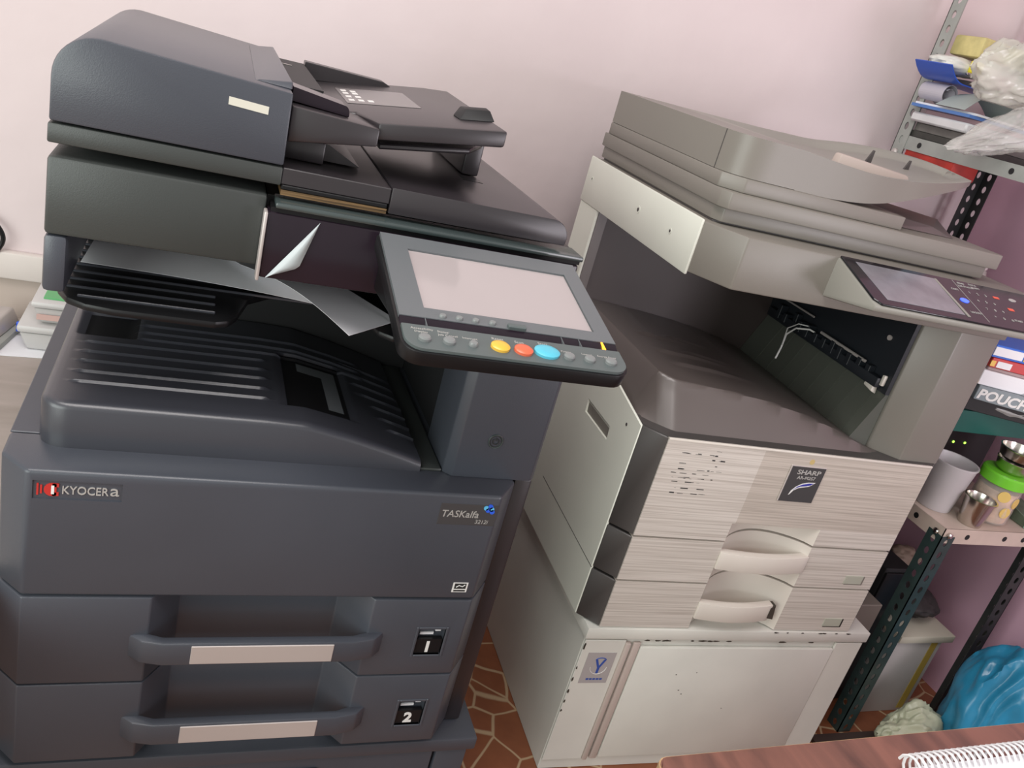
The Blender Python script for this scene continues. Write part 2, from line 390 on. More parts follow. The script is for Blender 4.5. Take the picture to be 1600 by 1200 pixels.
# model plate on the right
mb = MB().use(labelbk).box(.478, .559, -.0006, .001, .673, .706, .0003, 1)
mb.use(txt_g); text(mb, 'TASKalfa', .0150, FRONT(.4805, -.0008, .6855), .0003, .004, .12, .95)
text(mb, '3212i', .0085, FRONT(.530, -.0008, .6765), .0003, 0, .1)
for dx, dz, mm in ((0, 0, blue), (.006, .002, cyan), (.003, .007, blue), (-.004, .004, cyan), (.008, -.003, blue)):
    mb.use(mm).prism(arc(.5445+dx*.8, .6985+dz*.8, .0036, 0, 360, 10)[:-1], 'y', -.0015, 0)
build(mb, 'model_badge', labelbk, fc, 'flat badge with silver lettering and blue emblem')
mb = MB().use(txt_w).box(.525, .547, -.0005, .001, .561, .5775).use(txt_d).box(.5275, .5445, -.0008, 0, .567, .576)
mb.use(txt_w).tube([(.530, -.001, .570), (.534, -.001, .573), (.539, -.001, .571), (.5425, -.001, .574)], .0008, 5).use(txt_d).box(.5275, .5445, -.0008, 0, .5625, .565)
build(mb, 'energy_label', txt_w, fc, 'tiny white and black square label')
def drawer(z0, z1, hz, wz, digit):
    pl = [(-.03, .035), (0, 0), (.1415, 0), (.176, .05), (.382, .05), (.421, 0), (.56, 0), (.592, .041), (.592, .082), (-.03, .082)]
    o = build(MB().use(slate).prism(pl, 'z', z0, z1, .0022, 2), 'drawer', slate, K)
    cut(o, MB().use(slateg).hexa([(.494, -.01, wz-.023), (.534, -.01, wz-.023), (.534, .012, wz-.023), (.494, .012, wz-.023), (.494, -.01, wz+.023), (.534, -.01, wz+.023), (.534, .012, wz+.023), (.494, .012, wz+.023)]))
    mb = MB().use(slate)
    for q in ((.490, .494, wz-.027, wz+.027), (.534, .538, wz-.027, wz+.027), (.494, .534, wz+.023, wz+.027), (.494, .534, wz-.027, wz-.023)): mb.box(q[0], q[1], -.0015, .004, q[2], q[3], .001, 1)
    mb.use(black).box(.495, .533, .002, .008, wz-.022, wz+.003).use(paper).box(.500, .520, .009, .0115, wz+.006, wz+.010).box(.522, .530, .009, .0115, wz+.012, wz+.019)
    build(mb, 'number_window', slate, o, 'square number window')
    mb = MB(); text(mb, digit, .026, FRONT(.5065, .0018, wz-.019), .0005, .035)
    build(mb, 'drawer_number', txt_w, o, 'white numeral %s' % digit)
    fr = [(.1185, .002), (.135, -.0125), (.16, -.0185), (.40, -.0185), (.43, -.0125), (.4455, .002)]
    bk = [(.4455, .008), (.425, .004), (.40, -.004), (.16, -.004), (.14, .004), (.1185, .008)]
    h = build(MB().prism(fr+bk, 'z', hz-.0175, hz+.0175, .003, 2), 'handle', slate, o)
    build(MB().box(.194, .374, -.0198, -.017, hz-.0145, hz+.0145, .0008, 1), 'handle_inlay', silver, o, 'satin silver strip on the handle')
drawer(.4115, .546, .4715, .4715, '1'); drawer(.278, .409, .3345, .3355, '2')
build(MB().box(.595, .622, .05, .66, .263, .72, .004), 'right_cover', adfdark, K)
# output tray on top: height field, high on the left, falling in a curve to the right
tab = [(0, .777), (.25, .777), (.30, .775), (.356, .763), (.40, .751), (.437, .740), (.475, .727)]
X0, X1, Y0, Y1, RC = .0, .4555, .052, .385, .03
us = [0, .004, .009, .015, .022, .03] + [.03+(.4255*i/60) for i in range(1, 61)]
def tray():
    t = bmesh.new(); vs = [0, .002, .005, .009, .014] + [.014+(.319*i/130) for i in range(1, 131)]
    top = []
    for u in us:
        row = []
        x = X0+u; yf = Y0 + (RC - math.sqrt(max(0, RC*RC-(RC-u)**2)) if u < RC else 0)
        for vv in vs:
            y = yf + vv*(Y1-yf)/.333
            z = lerp_tab(tab, x)
            e = min(u, (y-yf)+.0001, .01)
            z -= .009*(1-math.sqrt(max(0, 1-(1-e/.01)**2)))
            z -= max(0, (y-.08))*.018
            for yr in [.112+.031*k for k in range(5)]:
                if .022 < x < .252 and abs(y-yr) < .0016: z += .0030
            for yr in (.262, .288, .315):
                if .09 < x < .40 and abs(y-yr) < .0016: z += .0030
            for k, yr in enumerate([.112+.031*k for k in range(7)]):
                if .415-.008*k < x < .462-.002*k and abs(y-yr) < .0016: z += .0030
            if .275 < x < .365 and .105 < y < .275: z -= .004
            elif .021 < x < .086 and .262 < y < .345: z -= .004
            row.append(t.verts.new((x, y, z)))
        top.append(row)
    nu, nv = len(us)-1, len(vs)-1
    bot = [[t.verts.new((q.co.x, q.co.y, .7165)) for q in row] for row in top]
    for i in range(nu):
        for j in range(nv): t.faces.new([top[i][j], top[i+1][j], top[i+1][j+1], top[i][j+1]])
    for i in range(nu):
        t.faces.new([top[i][0], bot[i][0], bot[i+1][0], top[i+1][0]]); t.faces.new([top[i][nv], top[i+1][nv], bot[i+1][nv], bot[i][nv]])
    for j in range(nv):
        t.faces.new([top[0][j], top[0][j+1], bot[0][j+1], bot[0][j]]); t.faces.new([top[nu][j], bot[nu][j], bot[nu][j+1], top[nu][j+1]])
    return t
mb = MB().use(slate2); mb._merge(tray()); mb.use(black); mb.use(gloss); mb.use(bezel)
mb.bm.normal_update()
for f in mb.bm.faces:
    c = f.calc_center_median()
    if c.z > .72 and f.normal.z > .5:
        if .276 < c.x < .364 and .106 < c.y < .274: f.material_index = 3 if ((.333 < c.x < .358 and .125 < c.y < .252) or (.30 < c.x < .358 and .226 < c.y < .252)) else 1
        elif .022 < c.x < .085 and .263 < c.y < .344: f.material_index = 1
ot = build(mb, 'output_tray', slate2, K, angle=50)
build(MB().box(-.03, .62, .0835, .66, .7165, .7195, .001, 1).use(slate), 'top_plate', slate, K)
build(MB().box(.4560, .4865, .055, .385, .7197, .7245, .002), 'tray_frame', slate3, K)
cl = build(MB().use(slate).prism([(.4875, .15), (.4875, .056), (.4985, .045), (.615, .045), (.621, .05), (.621, .15)], 'z', .7197, .972, .002), 'column', slate, K)
build(MB().use(blackm).box(.498, .621, .151, .66, .7197, .972).box(.0, .497, .392, .66, .7197, .972), 'rear_block', blackm, K)
mb = MB().use(slate2); ctr = (.548, .0445, .779)
mb.use(ridge).tube([(ctr[0]+.0098*math.sin(2*math.pi*i/32), .0445, ctr[2]+.0098*math.cos(2*math.pi*i/32)) for i in range(33)], .0012, 6); mb.use(txt_d).tube([(ctr[0]+.0082*math.sin(2*math.pi*i/32), .0447, ctr[2]+.0082*math.cos(2*math.pi*i/32)) for i in range(33)], .0007, 5)
mb.tube([(ctr[0]+.0045*math.sin(a_), .0442, ctr[2]+.0045*math.cos(a_)) for a_ in [math.radians(35+290*i/14) for i in range(15)]], .0007, 5).tube([(ctr[0], .0442, ctr[2]+.001), (ctr[0], .0442, ctr[2]+.006)], .0007, 5)
build(mb, 'power_button', slate2, cl)
# inner job tray below the scanner
out = [(.003, .385), (.003, .135), (.008, .105), (.02, .08), (.04, .066), (.07, .060), (.175, .060), (.19, .068), (.20, .088), (.215, .15), (.25, .19), (.33, .19), (.36, .14), (.372, .10), (.39, .085), (.42, .088), (.44, .11), (.455, .2), (.455, .385)]
mb = MB().use(black).prism(out, 'z', .886, .895, .0028, 2)
for k in range(9):
    y = .085+.026*k; x1 = .175 if y < .16 else .33
    mb.use(slate2).box(.03 if y < .1 else .015, x1, y-.0012, y+.0012, .8945, .898, .0008, 1)
build(mb, 'job_separator_tray', black, K)
build(MB().use(chrome).box(.40, .425, .088, .10, .872, .885, .002).use(chrome).tube([(.408, .094, .885), (.412, .10, .93)], .003, 8), 'hinge', chrome, K)
# scanner
build(MB().box(0, .022, .0455, .39, .911, .9735, .005), 'foot', slate, K)
build(MB().use(slate3).box(0, .211, .045, .66, .974, 1.0545, .004).use(black).box(.2115, .585, .062, .66, .974, 1.052), 'scanner', slate, K)
build(MB().box(.2115, .585, .03, .0615, .966, 1.041, .003), 'glossy_front', gloss, K, 'glossy purple black scanner front')
build(MB().box(.2085, .2125, .0265, .0445, .963, 1.041, .0015), 'trim_strip', silver, K, 'thin silver edge strip')
build(MB().use(ridge).box(.219, .588, .028, .07, 1.046, 1.0525, .002).use(black).box(.215, .586, .033, .061, 1.041, 1.046), 'scanner_rim', ridge, K)
def film_f(u, v):
    a_, b_, c_ = Vector((.268, .0285, 1.039)), Vector((.253, .0285, .984)), Vector((.219, .0285, .968))
    p0 = a_.lerp(c_, u); p1 = a_.lerp(b_, u/.72) if u < .72 else b_.lerp(c_, (u-.72)/.28*.97)
    q = p0.lerp(p1, v); q.y -= .010*math.sin(math.pi*v)*u*(1.2-u)+.0004; return q
build(MB().sheet(film_f, 16, 6, .0003), 'protective_film', film, K, 'peeling clear protective film')
build(MB().prism([(.2225, 1.0685), (.342, 1.0685), (.342, 1.0865), (.2225, 1.0865)], 'y', .047, .48, .001, 1), 'platen_cover_hinge_side', adfdark, K)
build(MB().box(.2235, .3405, .0465, .30, 1.0632, 1.0682, .001, 1), 'lid_ledge', black, K)
pc = [(.3425, 1.0585), (.565, 1.0585), (.566, 1.066)] + [(q[0], q[1]) for q in arc(.543, 1.065, .0235, 5, 90, 8)] + [(.3425, 1.0885)]
pco = build(MB().prism(pc, 'y', .045, .40, .003, 2), 'platen_cover', adfdark, K)
build(MB().use(black).box(.462, .490, .185, .205, 1.0865, 1.0890), 'finger_slot', black, pco)
build(MB().box(.2235, .3405, .0475, .30, 1.057, 1.0627), 'gold_brown_strip', gold, K, 'gold brown strip along the scanner lid')
# document feeder
prof = [(.0, 1.0885), (.2225, 1.0885), (.2215, 1.164), (.045, 1.1735)] + arc(.042, 1.1315, .042, 92, 180, 10)
af = build(MB().prism(prof, 'y', .045, .50, .0025, 2), 'document_feeder', slate, K)
build(MB().box(-.001, .2225, .046, .50, 1.067, 1.0865, .002), 'feeder_base', slate3, K)
build(MB().hexa([(.16, .0445, 1.1395), (.1995, .0445, 1.1375), (.1995, .047, 1.1375), (.16, .047, 1.1395), (.16, .0445, 1.1475), (.1995, .0445, 1.1455), (.1995, .047, 1.1455), (.16, .047, 1.1475)]), 'white_label', mat('cream label', (.60, .58, .50), .5), af, 'small blank white label')
build(MB().hexa([(.183, .07, 1.166), (.222, .07, 1.164), (.222, .46, 1.164), (.188, .46, 1.166), (.188, .075, 1.167), (.222, .075, 1.172), (.222, .455, 1.172), (.192, .455, 1.167)], .0012, 1), 'feeder_latch', slate, af)
SH = Matrix(((1, 0, 0, 0), (0, 1, 0, 0), (.15, 0, 1, -.15*.31), (0, 0, 0, 1)))
build(MB().use(blackm).box(.2226, .262, .135, .41, 1.12, 1.163).use(chrome).box(.2226, .24, .33, .335, 1.163, 1.1645), 'feed_slot', blackm, af)
sl = build(MB().prism([(.23, .42), (.23, .135), (.302, .135), (.318, .067), (.466, .067), (.474, .40), (.44, .42)], 'z', 1.131, 1.150, .003, 2, SH), 'input_tray', adfdark, K)
build(MB().hexa([(.2235, .06, 1.112), (.319, .06, 1.126), (.319, .134, 1.126), (.2235, .134, 1.112), (.2235, .06, 1.150), (.319, .06, 1.1455), (.319, .134, 1.1455), (.2235, .134, 1.150)], .002), 'guide_arm', adfdark, K)
build(MB().prism([(.224, 1.1515), (.287, 1.1475)]+[(.287, 1.152)]+arc(.280, 1.1525, .0065, 0, 90, 5)+[(.224, 1.1665)], 'y', .085, .125, .0015, 1), 'paper_guide', gloss, sl)
build(MB().prism([(.263, 1.143), (.39, 1.160), (.375, 1.166), (.263, 1.168)], 'y', .395, .42, .001, 1), 'paper_guide', adfdark, sl)
mb = MB().use(mat('grey sticker film', (.15, .14, .14), .25)).box(.300, .392, .20, .335, 1.1502, 1.1506, 0, 1, SH).use(txt_w)
for k, (a_, b_) in enumerate(((.305, .22), (.305, .25), (.305, .28), (.317, .22), (.317, .25), (.317, .28), (.329, .22), (.317, .30), (.305, .305))): mb.box(a_, a_+.007, b_, b_+.014, 1.1506, 1.1509, 0, 1, SH)
build(mb, 'instruction_sticker', txt_w, sl, 'grey sticker with white pictograms')
build(MB().hexa([(.424, .13, 1.150), (.468, .13, 1.150), (.468, .165, 1.150), (.424, .165, 1.150), (.432, .14, 1.162), (.462, .14, 1.162), (.464, .163, 1.162), (.430, .163, 1.162)], .001, 1, SH), 'stopper', blackm, sl)
build(MB().box(.468, .492, .22, .40, 1.0895, 1.148, .003), 'tray_leg', adfdark, K)
build(MB().prism([(.33, .36), (.33, .11), (.44, .11), (.466, .15), (.466, .36)], 'z', 1.113, 1.120, .002, 1, SH), 'exit_flap', adfdark, K)
build(MB().use(adfdark).box(.2236, .27, .10, .42, 1.0870, 1.1115, .002).hexa([(.27, .12, 1.0885), (.315, .12, 1.0885), (.315, .40, 1.0885), (.27, .40, 1.0885), (.27, .12, 1.108), (.275, .12, 1.108), (.275, .40, 1.108), (.27, .40, 1.108)]), 'exit_slot', adfdark, K)
# tilting control panel
tl_ = math.atan2(.046, .2); PM = basis((.328, 0, 1.048), (1, 0, 0), (0, math.cos(tl_), math.sin(tl_)))
def rr(u0, u1, v0, v1, r, n=6, rt=0.003):   # rounded rectangle in panel coordinates, y = -v
    return arc(u1-rt, -v0-rt, rt, 0, 90, 3)+arc(u0+rt, -v0-rt, rt, 90, 180, 3)+arc(u0+r, -v1+r, r, 180, 270, n)+arc(u1-r, -v1+r, r, 270, 360, n)
cp = build(MB().prism(rr(-.003, .236, 0, .211, .02), 'z', -.019, -.004, .003, 2, PM), 'control_panel', black, K)
mb = MB().use(bezel)
for q in ((0, .027, 0, .158), (.2145, .234, 0, .158), (.027, .2145, 0, .027), (.027, .2145, .1405, .158)): mb.box(q[0], q[1], -q[3], -q[2], -.004, 0, .0, 1, PM)
build(mb, 'screen_frame', bezel, cp)
build(MB().box(.0275, .214, -.140, -.0275, -.0035, -.002, 0, 1, PM), 'touch_screen', lcd, cp, 'touch screen painted pale with a ceiling reflection')
build(MB().use(gloss).prism([(-.158, -.006), (-.158, -.001), (-.163, -.002), (-.168, -.004), (-.171, -.006)], 'x', 0, .234, 0, 1, PM).use(bezel).box(.0253, .026, -.171, -.158, -.006, -.0005, 0, 1, PM).box(.170, .1706, -.171, -.158, -.006, -.0005, 0, 1, PM).box(.190, .1906, -.171, -.158, -.006, -.0005, 0, 1, PM), 'groove', gloss, cp)
build(MB().prism(rr(0, .2335, .171, .2085, .018, 6, .001), 'z', -.004, -.0005, .001, 1, PM), 'button_strip', pnl, cp)
def key(u, v, r, m, name, label=None, ox=1.0, h=.004):
    mb = MB().use(m).lathe([(r*1.0, -.001), (r, h*.55), (r*.8, h*.9), (r*.35, h)], (0, 0, 0), 20, PM @ Matrix.Translation((u, -v, 0)) @ Matrix.Diagonal((ox, .85, 1, 1)))
    build(mb, name, m, cp, label)
for u, r in ((.019, .0062), (.043, .0062), (.067, .0045), (.168, .006), (.191, .006), (.215, .0064)): key(u, .194, r, greykey, 'key')
for u in (.044, .061, .078, .096): key(u, .1525, .0037, greykey, 'key', None, 1, .003)
key(.095, .192, .0098, yel_b, 'key', 'amber key'); key(.119, .193, .0098, red_b, 'key', 'red key'); key(.1445, .191, .0122, blu_b, 'key', 'large light blue key', 1.12)
build(MB().box(.1115, .131, -.1585, -.152, -.001, .004, .001, 1, PM), 'home_key', pnl, cp)
build(MB().box(.2165, .2185, -.1705, -.158, -.006, -.0003, 0, 1, PM), 'indicator_lamp', orange, cp, 'lit amber indicator')
mb = MB()
for s_, u, v, z_ in (('Accessibility', .008, .179, .0045), ('Display', .011, .184, .0045), ('Status/', .034, .180, .0045), ('Job Cancel', .034, .185, .0045), ('Interrupt', .058, .185, .0042), ('Reset', .089, .180, .0055), ('Stop', .113, .181, .0055), ('Start', .139, .178, .0055), ('Power', .162, .186, .0042), ('Logout', .185, .186, .0042), ('Energy Saver', .203, .186, .0042)):
    text(mb, s_, z_, PM @ Matrix.Translation((u, -v, -.0003)), .0002)
build(mb, 'key_lettering', txt_g, cp)
mb = MB(); text(mb, '?', .005, PM @ Matrix.Translation((.119, -.151, .0002)), .0002); build(mb, 'home_symbol', txt_w, cp)
build(MB().use(black).hexa([(.34, -.16, .985), (.56, -.16, .985), (.56, .029, .972), (.34, .029, .972), (.34, -.16, .989), (.56, -.16, .989), (.56, .029, 1.022), (.34, .029, 1.022)], .002), 'panel_bracket', black, K)

# papers left on the inner tray
def sheet(name, label, cx, cy, ang, L, W_, z, curl, parent=None):
    ca, sa = math.cos(ang), math.sin(ang)
    def f(u, v):
        a_, b_ = (u-.5)*L, (v-.5)*W_
        return (cx+a_*ca-b_*sa, cy+a_*sa+b_*ca, z+curl(u, v))
    return tag(build(MB().sheet(f, 24, 14, .0004), name, paper, None, None, 60), label, 'paper')
sheet('paper_sheet', 'white sheet lying deep in the inner tray under the dark scanner', .186, .268, -.14, .305, .21, .8995, lambda u, v: .05*v**1.05+.004*math.sin(3*u)*(1-v)+.001)
L2, W2 = .25, .105
c0 = Vector((.327, .05)); dU = Vector((-.142, .176)).normalized(); dV = Vector((.07, .07)).normalized()
def sh2(u, v):
    q = c0+dU*L2*u+dV*W2*v
    return (q.x, q.y, .9025+.022*u+.012*math.sin(math.pi*min(1, u*1.25))*(1-v))
tag(build(MB().sheet(sh2, 24, 12, .0004), 'paper_sheet', paper, None, None, 60), 'curled white sheet sticking out below the dark copier touch panel', 'paper')

#PART light copier
# ------------------------------------------------------------ taupe and ivory copier on a white cabinet
SM = Matrix.Translation((.8943, .1567, 0)) @ Matrix.Rotation(-.03177, 4, 'Z')
def sroot(name, label, cat, lx, ly, z):
    q = SM @ Vector((lx, ly, z)); return thing(name, label, cat, q, -.03177)
FRAME = SM
C = sroot('copier_cabinet', 'white painted steel cabinet with chipped edges under the taupe and ivory copier', 'cabinet', .295, .26, 0)
mb = MB().use(white_m).box(-.018, .622, .004, .54, .0, .334, .002, 1)
cab = build(mb, 'body', white_m, C)
build(MB().box(-.022, .626, -.004, .545, .3345, .3585, .002, 2), 'top', white_m, C)
build(MB().box(.1, .55, -.0045, .0035, .035, .316, .002, 2), 'door', white_m, C)
build(MB().box(.066, .076, -.006, .0035, .03, .325, .002).box(.083, .098, -.003, .0035, .03, .325, .002), 'door_rail', taupelip, C)
build(MB().box(-.018, .066, -.0015, .0035, .03, .33, .001, 1), 'stile', white_m, C)
build(MB().box(.5525, .62, -.0015, .0035, .03, .33, .001, 1), 'stile', white_m, C)
mb = MB().use(mat('grey sticker', (.40, .37, .37), .4)).box(-.003, .055, -.0022, -.0014, .228, .301)
mb.use(mat('navy mark', (.03, .08, .35), .4))
mb.prism([(.016, .285), (.021, .285), (.0275, .270), (.034, .285), (.039, .285), (.030, .265), (.030, .252), (.025, .252), (.025, .265)], 'y', -.0026, -.002)
mb.tube([(.0275+.011*math.cos(a_), -.0024, .283+.006*math.sin(a_)) for a_ in [math.radians(20+140*i/8) for i in range(9)]], .001, 5)
for k in range(5): mb.box(.010+.007*k, .0155+.007*k, -.0026, -.002, .236, .240)
mb.use(txt_w).tube([(.0275+.017*math.cos(a_), -.0024, .267+.017*math.sin(a_)) for a_ in [math.radians(180+180*i/10) for i in range(11)]], .0006, 5)
build(mb, 'maker_sticker', None, C, 'grey sticker with a blue emblem')
# chips and rust in the paint
def chipp(x, z, w_, h_, y):
    n = random.randint(6, 9)
    build(MB().prism([(x+w_*(.35+.5*random.random())*math.cos(2*math.pi*k/n), z+h_*(.35+.5*random.random())*math.sin(2*math.pi*k/n)) for k in range(n)], 'y', y-.0003, y+.0003), 'paint_chip', chip, C, 'dark chip in the paint')
for k in range(12): chipp(.10+.42*random.random()**1.8, .3345-.001, .005+.012*random.random(), .003, -.0047)
for k in range(9): chipp(.36+.22*random.random(), .3565, .004+.008*random.random(), .0022, -.0042)
for k in range(8): chipp(-.0165, .32-.22*random.random(), .0028, .005+.008*random.random(), -.0017)
for x, z in ((.22, .21), (.23, .20), (.34, .16), (.20, .25), (.245, .255)): chipp(x, z, .0025, .0016, -.0047)

S = sroot('photocopier', 'taupe and ivory photocopier with dark colour panel on the right', 'photocopier', .295, .28, .3586)
def cheek(z0, z1, parent):
    build(MB().use(charc).prism([(-.0345, .0345), (-.0006, .0006), (-.0006, .069), (-.0345, .069)], 'z', z0, z1, .0015, 1), 'corner_trim', charc, parent, 'charcoal corner trim')
    build(MB().use(charc).prism([(.5686, .0006), (.621, .043), (.621, .069), (.5686, .069)], 'z', z0, z1, .0015, 1), 'corner_trim', charc, parent, 'charcoal corner trim')
AR = [(.1865+.1955*t, .047*math.sin(math.pi*t)**.7 if 0 < t < 1 else 0) for t in [i/18 for i in range(19)]]
def plain(mb):     # the finger scoops are unstriped
    mb.use(ivory); k = mb.mats.index(ivory); mb.bm.normal_update()
    for f in mb.bm.faces:
        c = f.calc_center_median()
        if .19 < c.x < .38 and c.z < .597 and .004 < c.y < .066: f.material_index = k
def scoop(z0, z1, y_b=.0675): return [(0, 0)]+AR+[(.568, 0), (.568, y_b), (0, y_b)]
build(MB().use(charc).prism([(-.031, .53), (-.031, .07), (.618, .07), (.618, .53)], 'z', .3588, .752), 'chassis', charc, S)

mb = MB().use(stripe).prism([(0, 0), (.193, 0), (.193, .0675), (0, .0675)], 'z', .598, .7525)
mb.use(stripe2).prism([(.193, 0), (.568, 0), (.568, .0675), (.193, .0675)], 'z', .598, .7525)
mb.use(stripe).prism(scoop(.5585, .598), 'z', .5605, .598); plain(mb)
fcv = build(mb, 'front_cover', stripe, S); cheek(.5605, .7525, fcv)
build(MB().box(0, .568, -.0012, .0035, .749, .7532, .001, 2), 'front_cover_lip', ivory, fcv)
build(MB().use(charc).prism([(0, .0037), (.568, .0037), (.618, .043), (.618, .075), (-.031, .075), (-.031, .04)], 'z', .7526, .7536), 'top_ledge', charc, fcv)
mb = MB().use(silver).box(.2565, .333, -.0022, -.0002, .6535, .7275, .0006, 1).use(labelbk).box(.2585, .3315, -.0027, -.002, .6545, .726)
mb.use(txt_g); fit_text(mb, 'SHARP', .273, .3235, .0088, (-.0029, .7115), .0004, .015); fit_text(mb, 'AR-M257', .277, .3165, .0062, (-.0029, .7015), .0003, .005)
sw = [(.2735, .668), (.276, .677), (.283, .686), (.293, .6925), (.306, .696), (.321, .6965), (.316, .692), (.309, .6875), (.299, .6855), (.290, .6835), (.281, .678), (.2755, .669)]
mb.use(txt_w).prism(sw, 'y', -.0031, -.0026)
mb.use(mat('indigo mark', (.035, .04, .30), .3)).prism([(.279, .6785), (.286, .6865), (.296, .6915), (.308, .6945), (.318, .695), (.312, .691), (.303, .6885), (.292, .687), (.284, .683)], 'y', -.0035, -.003)
build(mb, 'maker_badge', labelbk, fcv, 'dark badge with silver lettering and a blue swoosh')
mb = MB().use(mat('ochre stain', (.50, .38, .16), .6)).prism(arc(.297, .736, .0055, 0, 360, 9)[:-1], 'y', -.0004, .0004)
build(mb, 'stain', None, fcv, 'ochre stain above the badge')
mb = MB().use(txt_d)
for z, n in ((.736, 1), (.727, 9), (.718, 3), (.707, 2), (.697, 6), (.689, 7), (.680, 8), (.672, 5), (.660, 4), (.650, 5)):
    for k in range(n):
        x = .025+.09*random.random(); l = .003+.012*random.random()
        mb.box(x, x+l, -.0004, .0004, z+.002*random.random(), z+.0004+.0022*random.random())
build(mb, 'scuff_marks', txt_d, fcv, 'black scuff marks')
def drawer2(z0, z1, hz, hx1, wz, broken):
    mb = MB().use(stripe).prism(scoop(z0, z1), 'z', z0, z1, 0); plain(mb); d = build(mb, 'drawer', stripe, S); cheek(z0, z1, d)
    n = 16; F = [(.187+(hx1-.187)*i/n, -.004-.010*math.sin(math.pi*i/n)) for i in range(n+1)]; B = [(q[0], q[1]+.016) for q in F][::-1]
    build(MB().use(ivory).prism(F+B, 'z', hz-.019, hz+.018, .0012, 2), 'handle', ivory, d)
    if broken:
        build(MB().use(chip).hexa([(hx1-.004, -.006, hz-.012), (hx1+.012, -.004, hz-.016), (hx1+.012, .012, hz-.014), (hx1-.004, .012, hz-.008), (hx1-.004, -.006, hz+.012), (hx1+.006, -.004, hz+.018), (hx1+.008, .012, hz+.016), (hx1-.004, .012, hz+.014)]), 'broken_handle_end', chip, d, 'dark broken handle end')
    build(MB().use(black if broken else taupe).box(.4965, .541, -.0008, .001, wz-.0105, wz+.0095).use(mat('grey green window', (.42, .43, .36), .4)).box(.4945, .5365, -.0016, 0, wz-.008, wz+.0105), 'paper_gauge', taupe2, d, 'small grey paper gauge window')
drawer2(.4665, .556, .5195, .383, .487, False); drawer2(.3605, .462, .405, .352, .3815, True)
# ivory side cover
o = build(MB().use(wpanel).prism([(.0355, .3605), (.0355, .752), (.161, .774), (.45, .80), (.53, .805), (.53, .3605)], 'x', -.036, -.0313, .0015, 1), 'side_cover', wpanel, S)
mbc = MB().use(charc).prism([(.130, .671), (.241, .671), (.244, .697), (.134, .697)], 'x', -.05, -.0325); cut(o, mbc)
build(MB().use(taupe).prism([(.132, .672), (.239, .672), (.242, .690), (.136, .690)], 'x', -.0327, -.0315), 'grip_recess', charc, o)
build(MB().use(charc).prism([(.0355, .4635), (.33, .4705), (.33, .4718), (.0355, .4648)], 'x', -.0363, -.0355), 'panel_seam', charc, o)
build(MB().lathe([(.003, 0), (.003, .001)], (0, 0, 0), 12, basis((-.0365, .082, .729), (0, 1, 0), (0, 0, 1))), 'screw', charc, o)
# output tray hump
tabS = [(.0, .829), (.02, .826), (.14, .819), (.22, .811), (.284, .800), (.34, .788), (.38, .777), (.42, .764), (.45, .7545), (.47, .7532)]
def hump(u, v):
    x = -.024+u*.494
    zt = lerp_tab(tabS, max(x, 0)); h = max(.0012, zt-.752)
    yf = .024 + max(0, .045-(x+.024))*.9
    d = v*(.46-yf)*1.0
    sl_ = .052*h/.074
    fy = min(1, d/max(sl_, .001)); z = .752 + h*(fy if fy < .85 else .85+.15*math.sin((fy-.85)/.15*math.pi/2))
    fx = min(1, (x+.024)/.022); z = .752+(z-.752)*(fx if fx < .9 else 1)
    if fy >= 1:
        for yr, a_, b_ in ((.16, .06, .24), (.215, .05, .22), (.235, .12, .24), (.30, .05, .2), (.32, .12, .24)):
            e = abs(yr-(yf+d))
            if a_ < x < b_ and e < .010: z += .0042*(1-(e/.010)**2)*min(1, (x-a_)/.012, (b_-x)/.09)
        if .08 < x < .26: z -= .004*math.exp(-((yf+d-.36)/.09)**2)
    return (x, yf+d, z)
def hump_bm():
    mb = MB().use(hump_m)
    VS = [0, .03, .06, .085, .1, .11, .115, .12, .125, .13]
    vs = VS+[.13+.87*i/70 for i in range(1, 71)]; usx = [0, .012, .025, .04, .046, .06, .08]+[.08+.92*i/50 for i in range(1, 51)]
    U = lambda t_, L_: L_[min(len(L_)-1, round(t_*(len(L_)-1)))]
    return mb.solid(lambda a_, b_: hump(U(a_, usx), U(b_, vs)), len(usx)-1, len(vs)-1, .7521)
build(hump_bm(), 'output_tray', hump_m, S, angle=40)
# rear wall of the cavity, right column, dark mechanism
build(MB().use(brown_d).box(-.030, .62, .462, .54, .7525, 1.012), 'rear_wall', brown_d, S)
build(MB().use(wpanel).box(-.0365, -.0305, .452, .545, .806, 1.008, .0015, 1).use(hump_m).box(-.0305, -.010, .452, .4615, .80, 1.008), 'rear_post', wpanel, S)
col_ = build(MB().use(taupe).prism([(.452, .14), (.452, .052), (.497, .012), (.586, .012), (.620, .042), (.620, .14)], 'z', .7526, 1.012, .0025, 2), 'column', taupe, S)
build(MB().use(navy).box(.450, .62, .1405, .4615, .7526, 1.012).box(.4405, .4495, .055, .4615, .86, 1.012), 'inner_wall', navy, S)
build(MB().use(gr_slope).hexa([(.40, .056, .7545), (.4515, .056, .7545), (.4515, .461, .7545), (.40, .461, .7545), (.445, .056, .862), (.4515, .056, .862), (.4515, .461, .862), (.445, .461, .862)]), 'guide_plate', gr_slope, S)
mb = MB().use(gr_slope)
for k in range(8): mb.hexa([(.3985, .08+.045*k, .756), (.40, .08+.045*k, .756), (.40, .083+.045*k, .756), (.3985, .083+.045*k, .756), (.4415, .08+.045*k, .858), (.445, .08+.045*k, .858), (.445, .083+.045*k, .858), (.4415, .083+.045*k, .858)])
build(mb, 'guide_rib', gr_slope, S)
mb = MB().use(navy).box(.424, .4403, .07, .44, .866, .885, .002)
mb.use(silver).tube([(.428, .12, .897), (.428, .26, .897)], .003, 8).tube([(.43, .30, .915), (.43, .42, .915)], .002, 8)
mb.use(navy)
for k in range(12): mb.box(.418+.008*random.random(), .44, .10+.027*k, .112+.027*k, .872, .89+.014*random.random(), .001, 1)
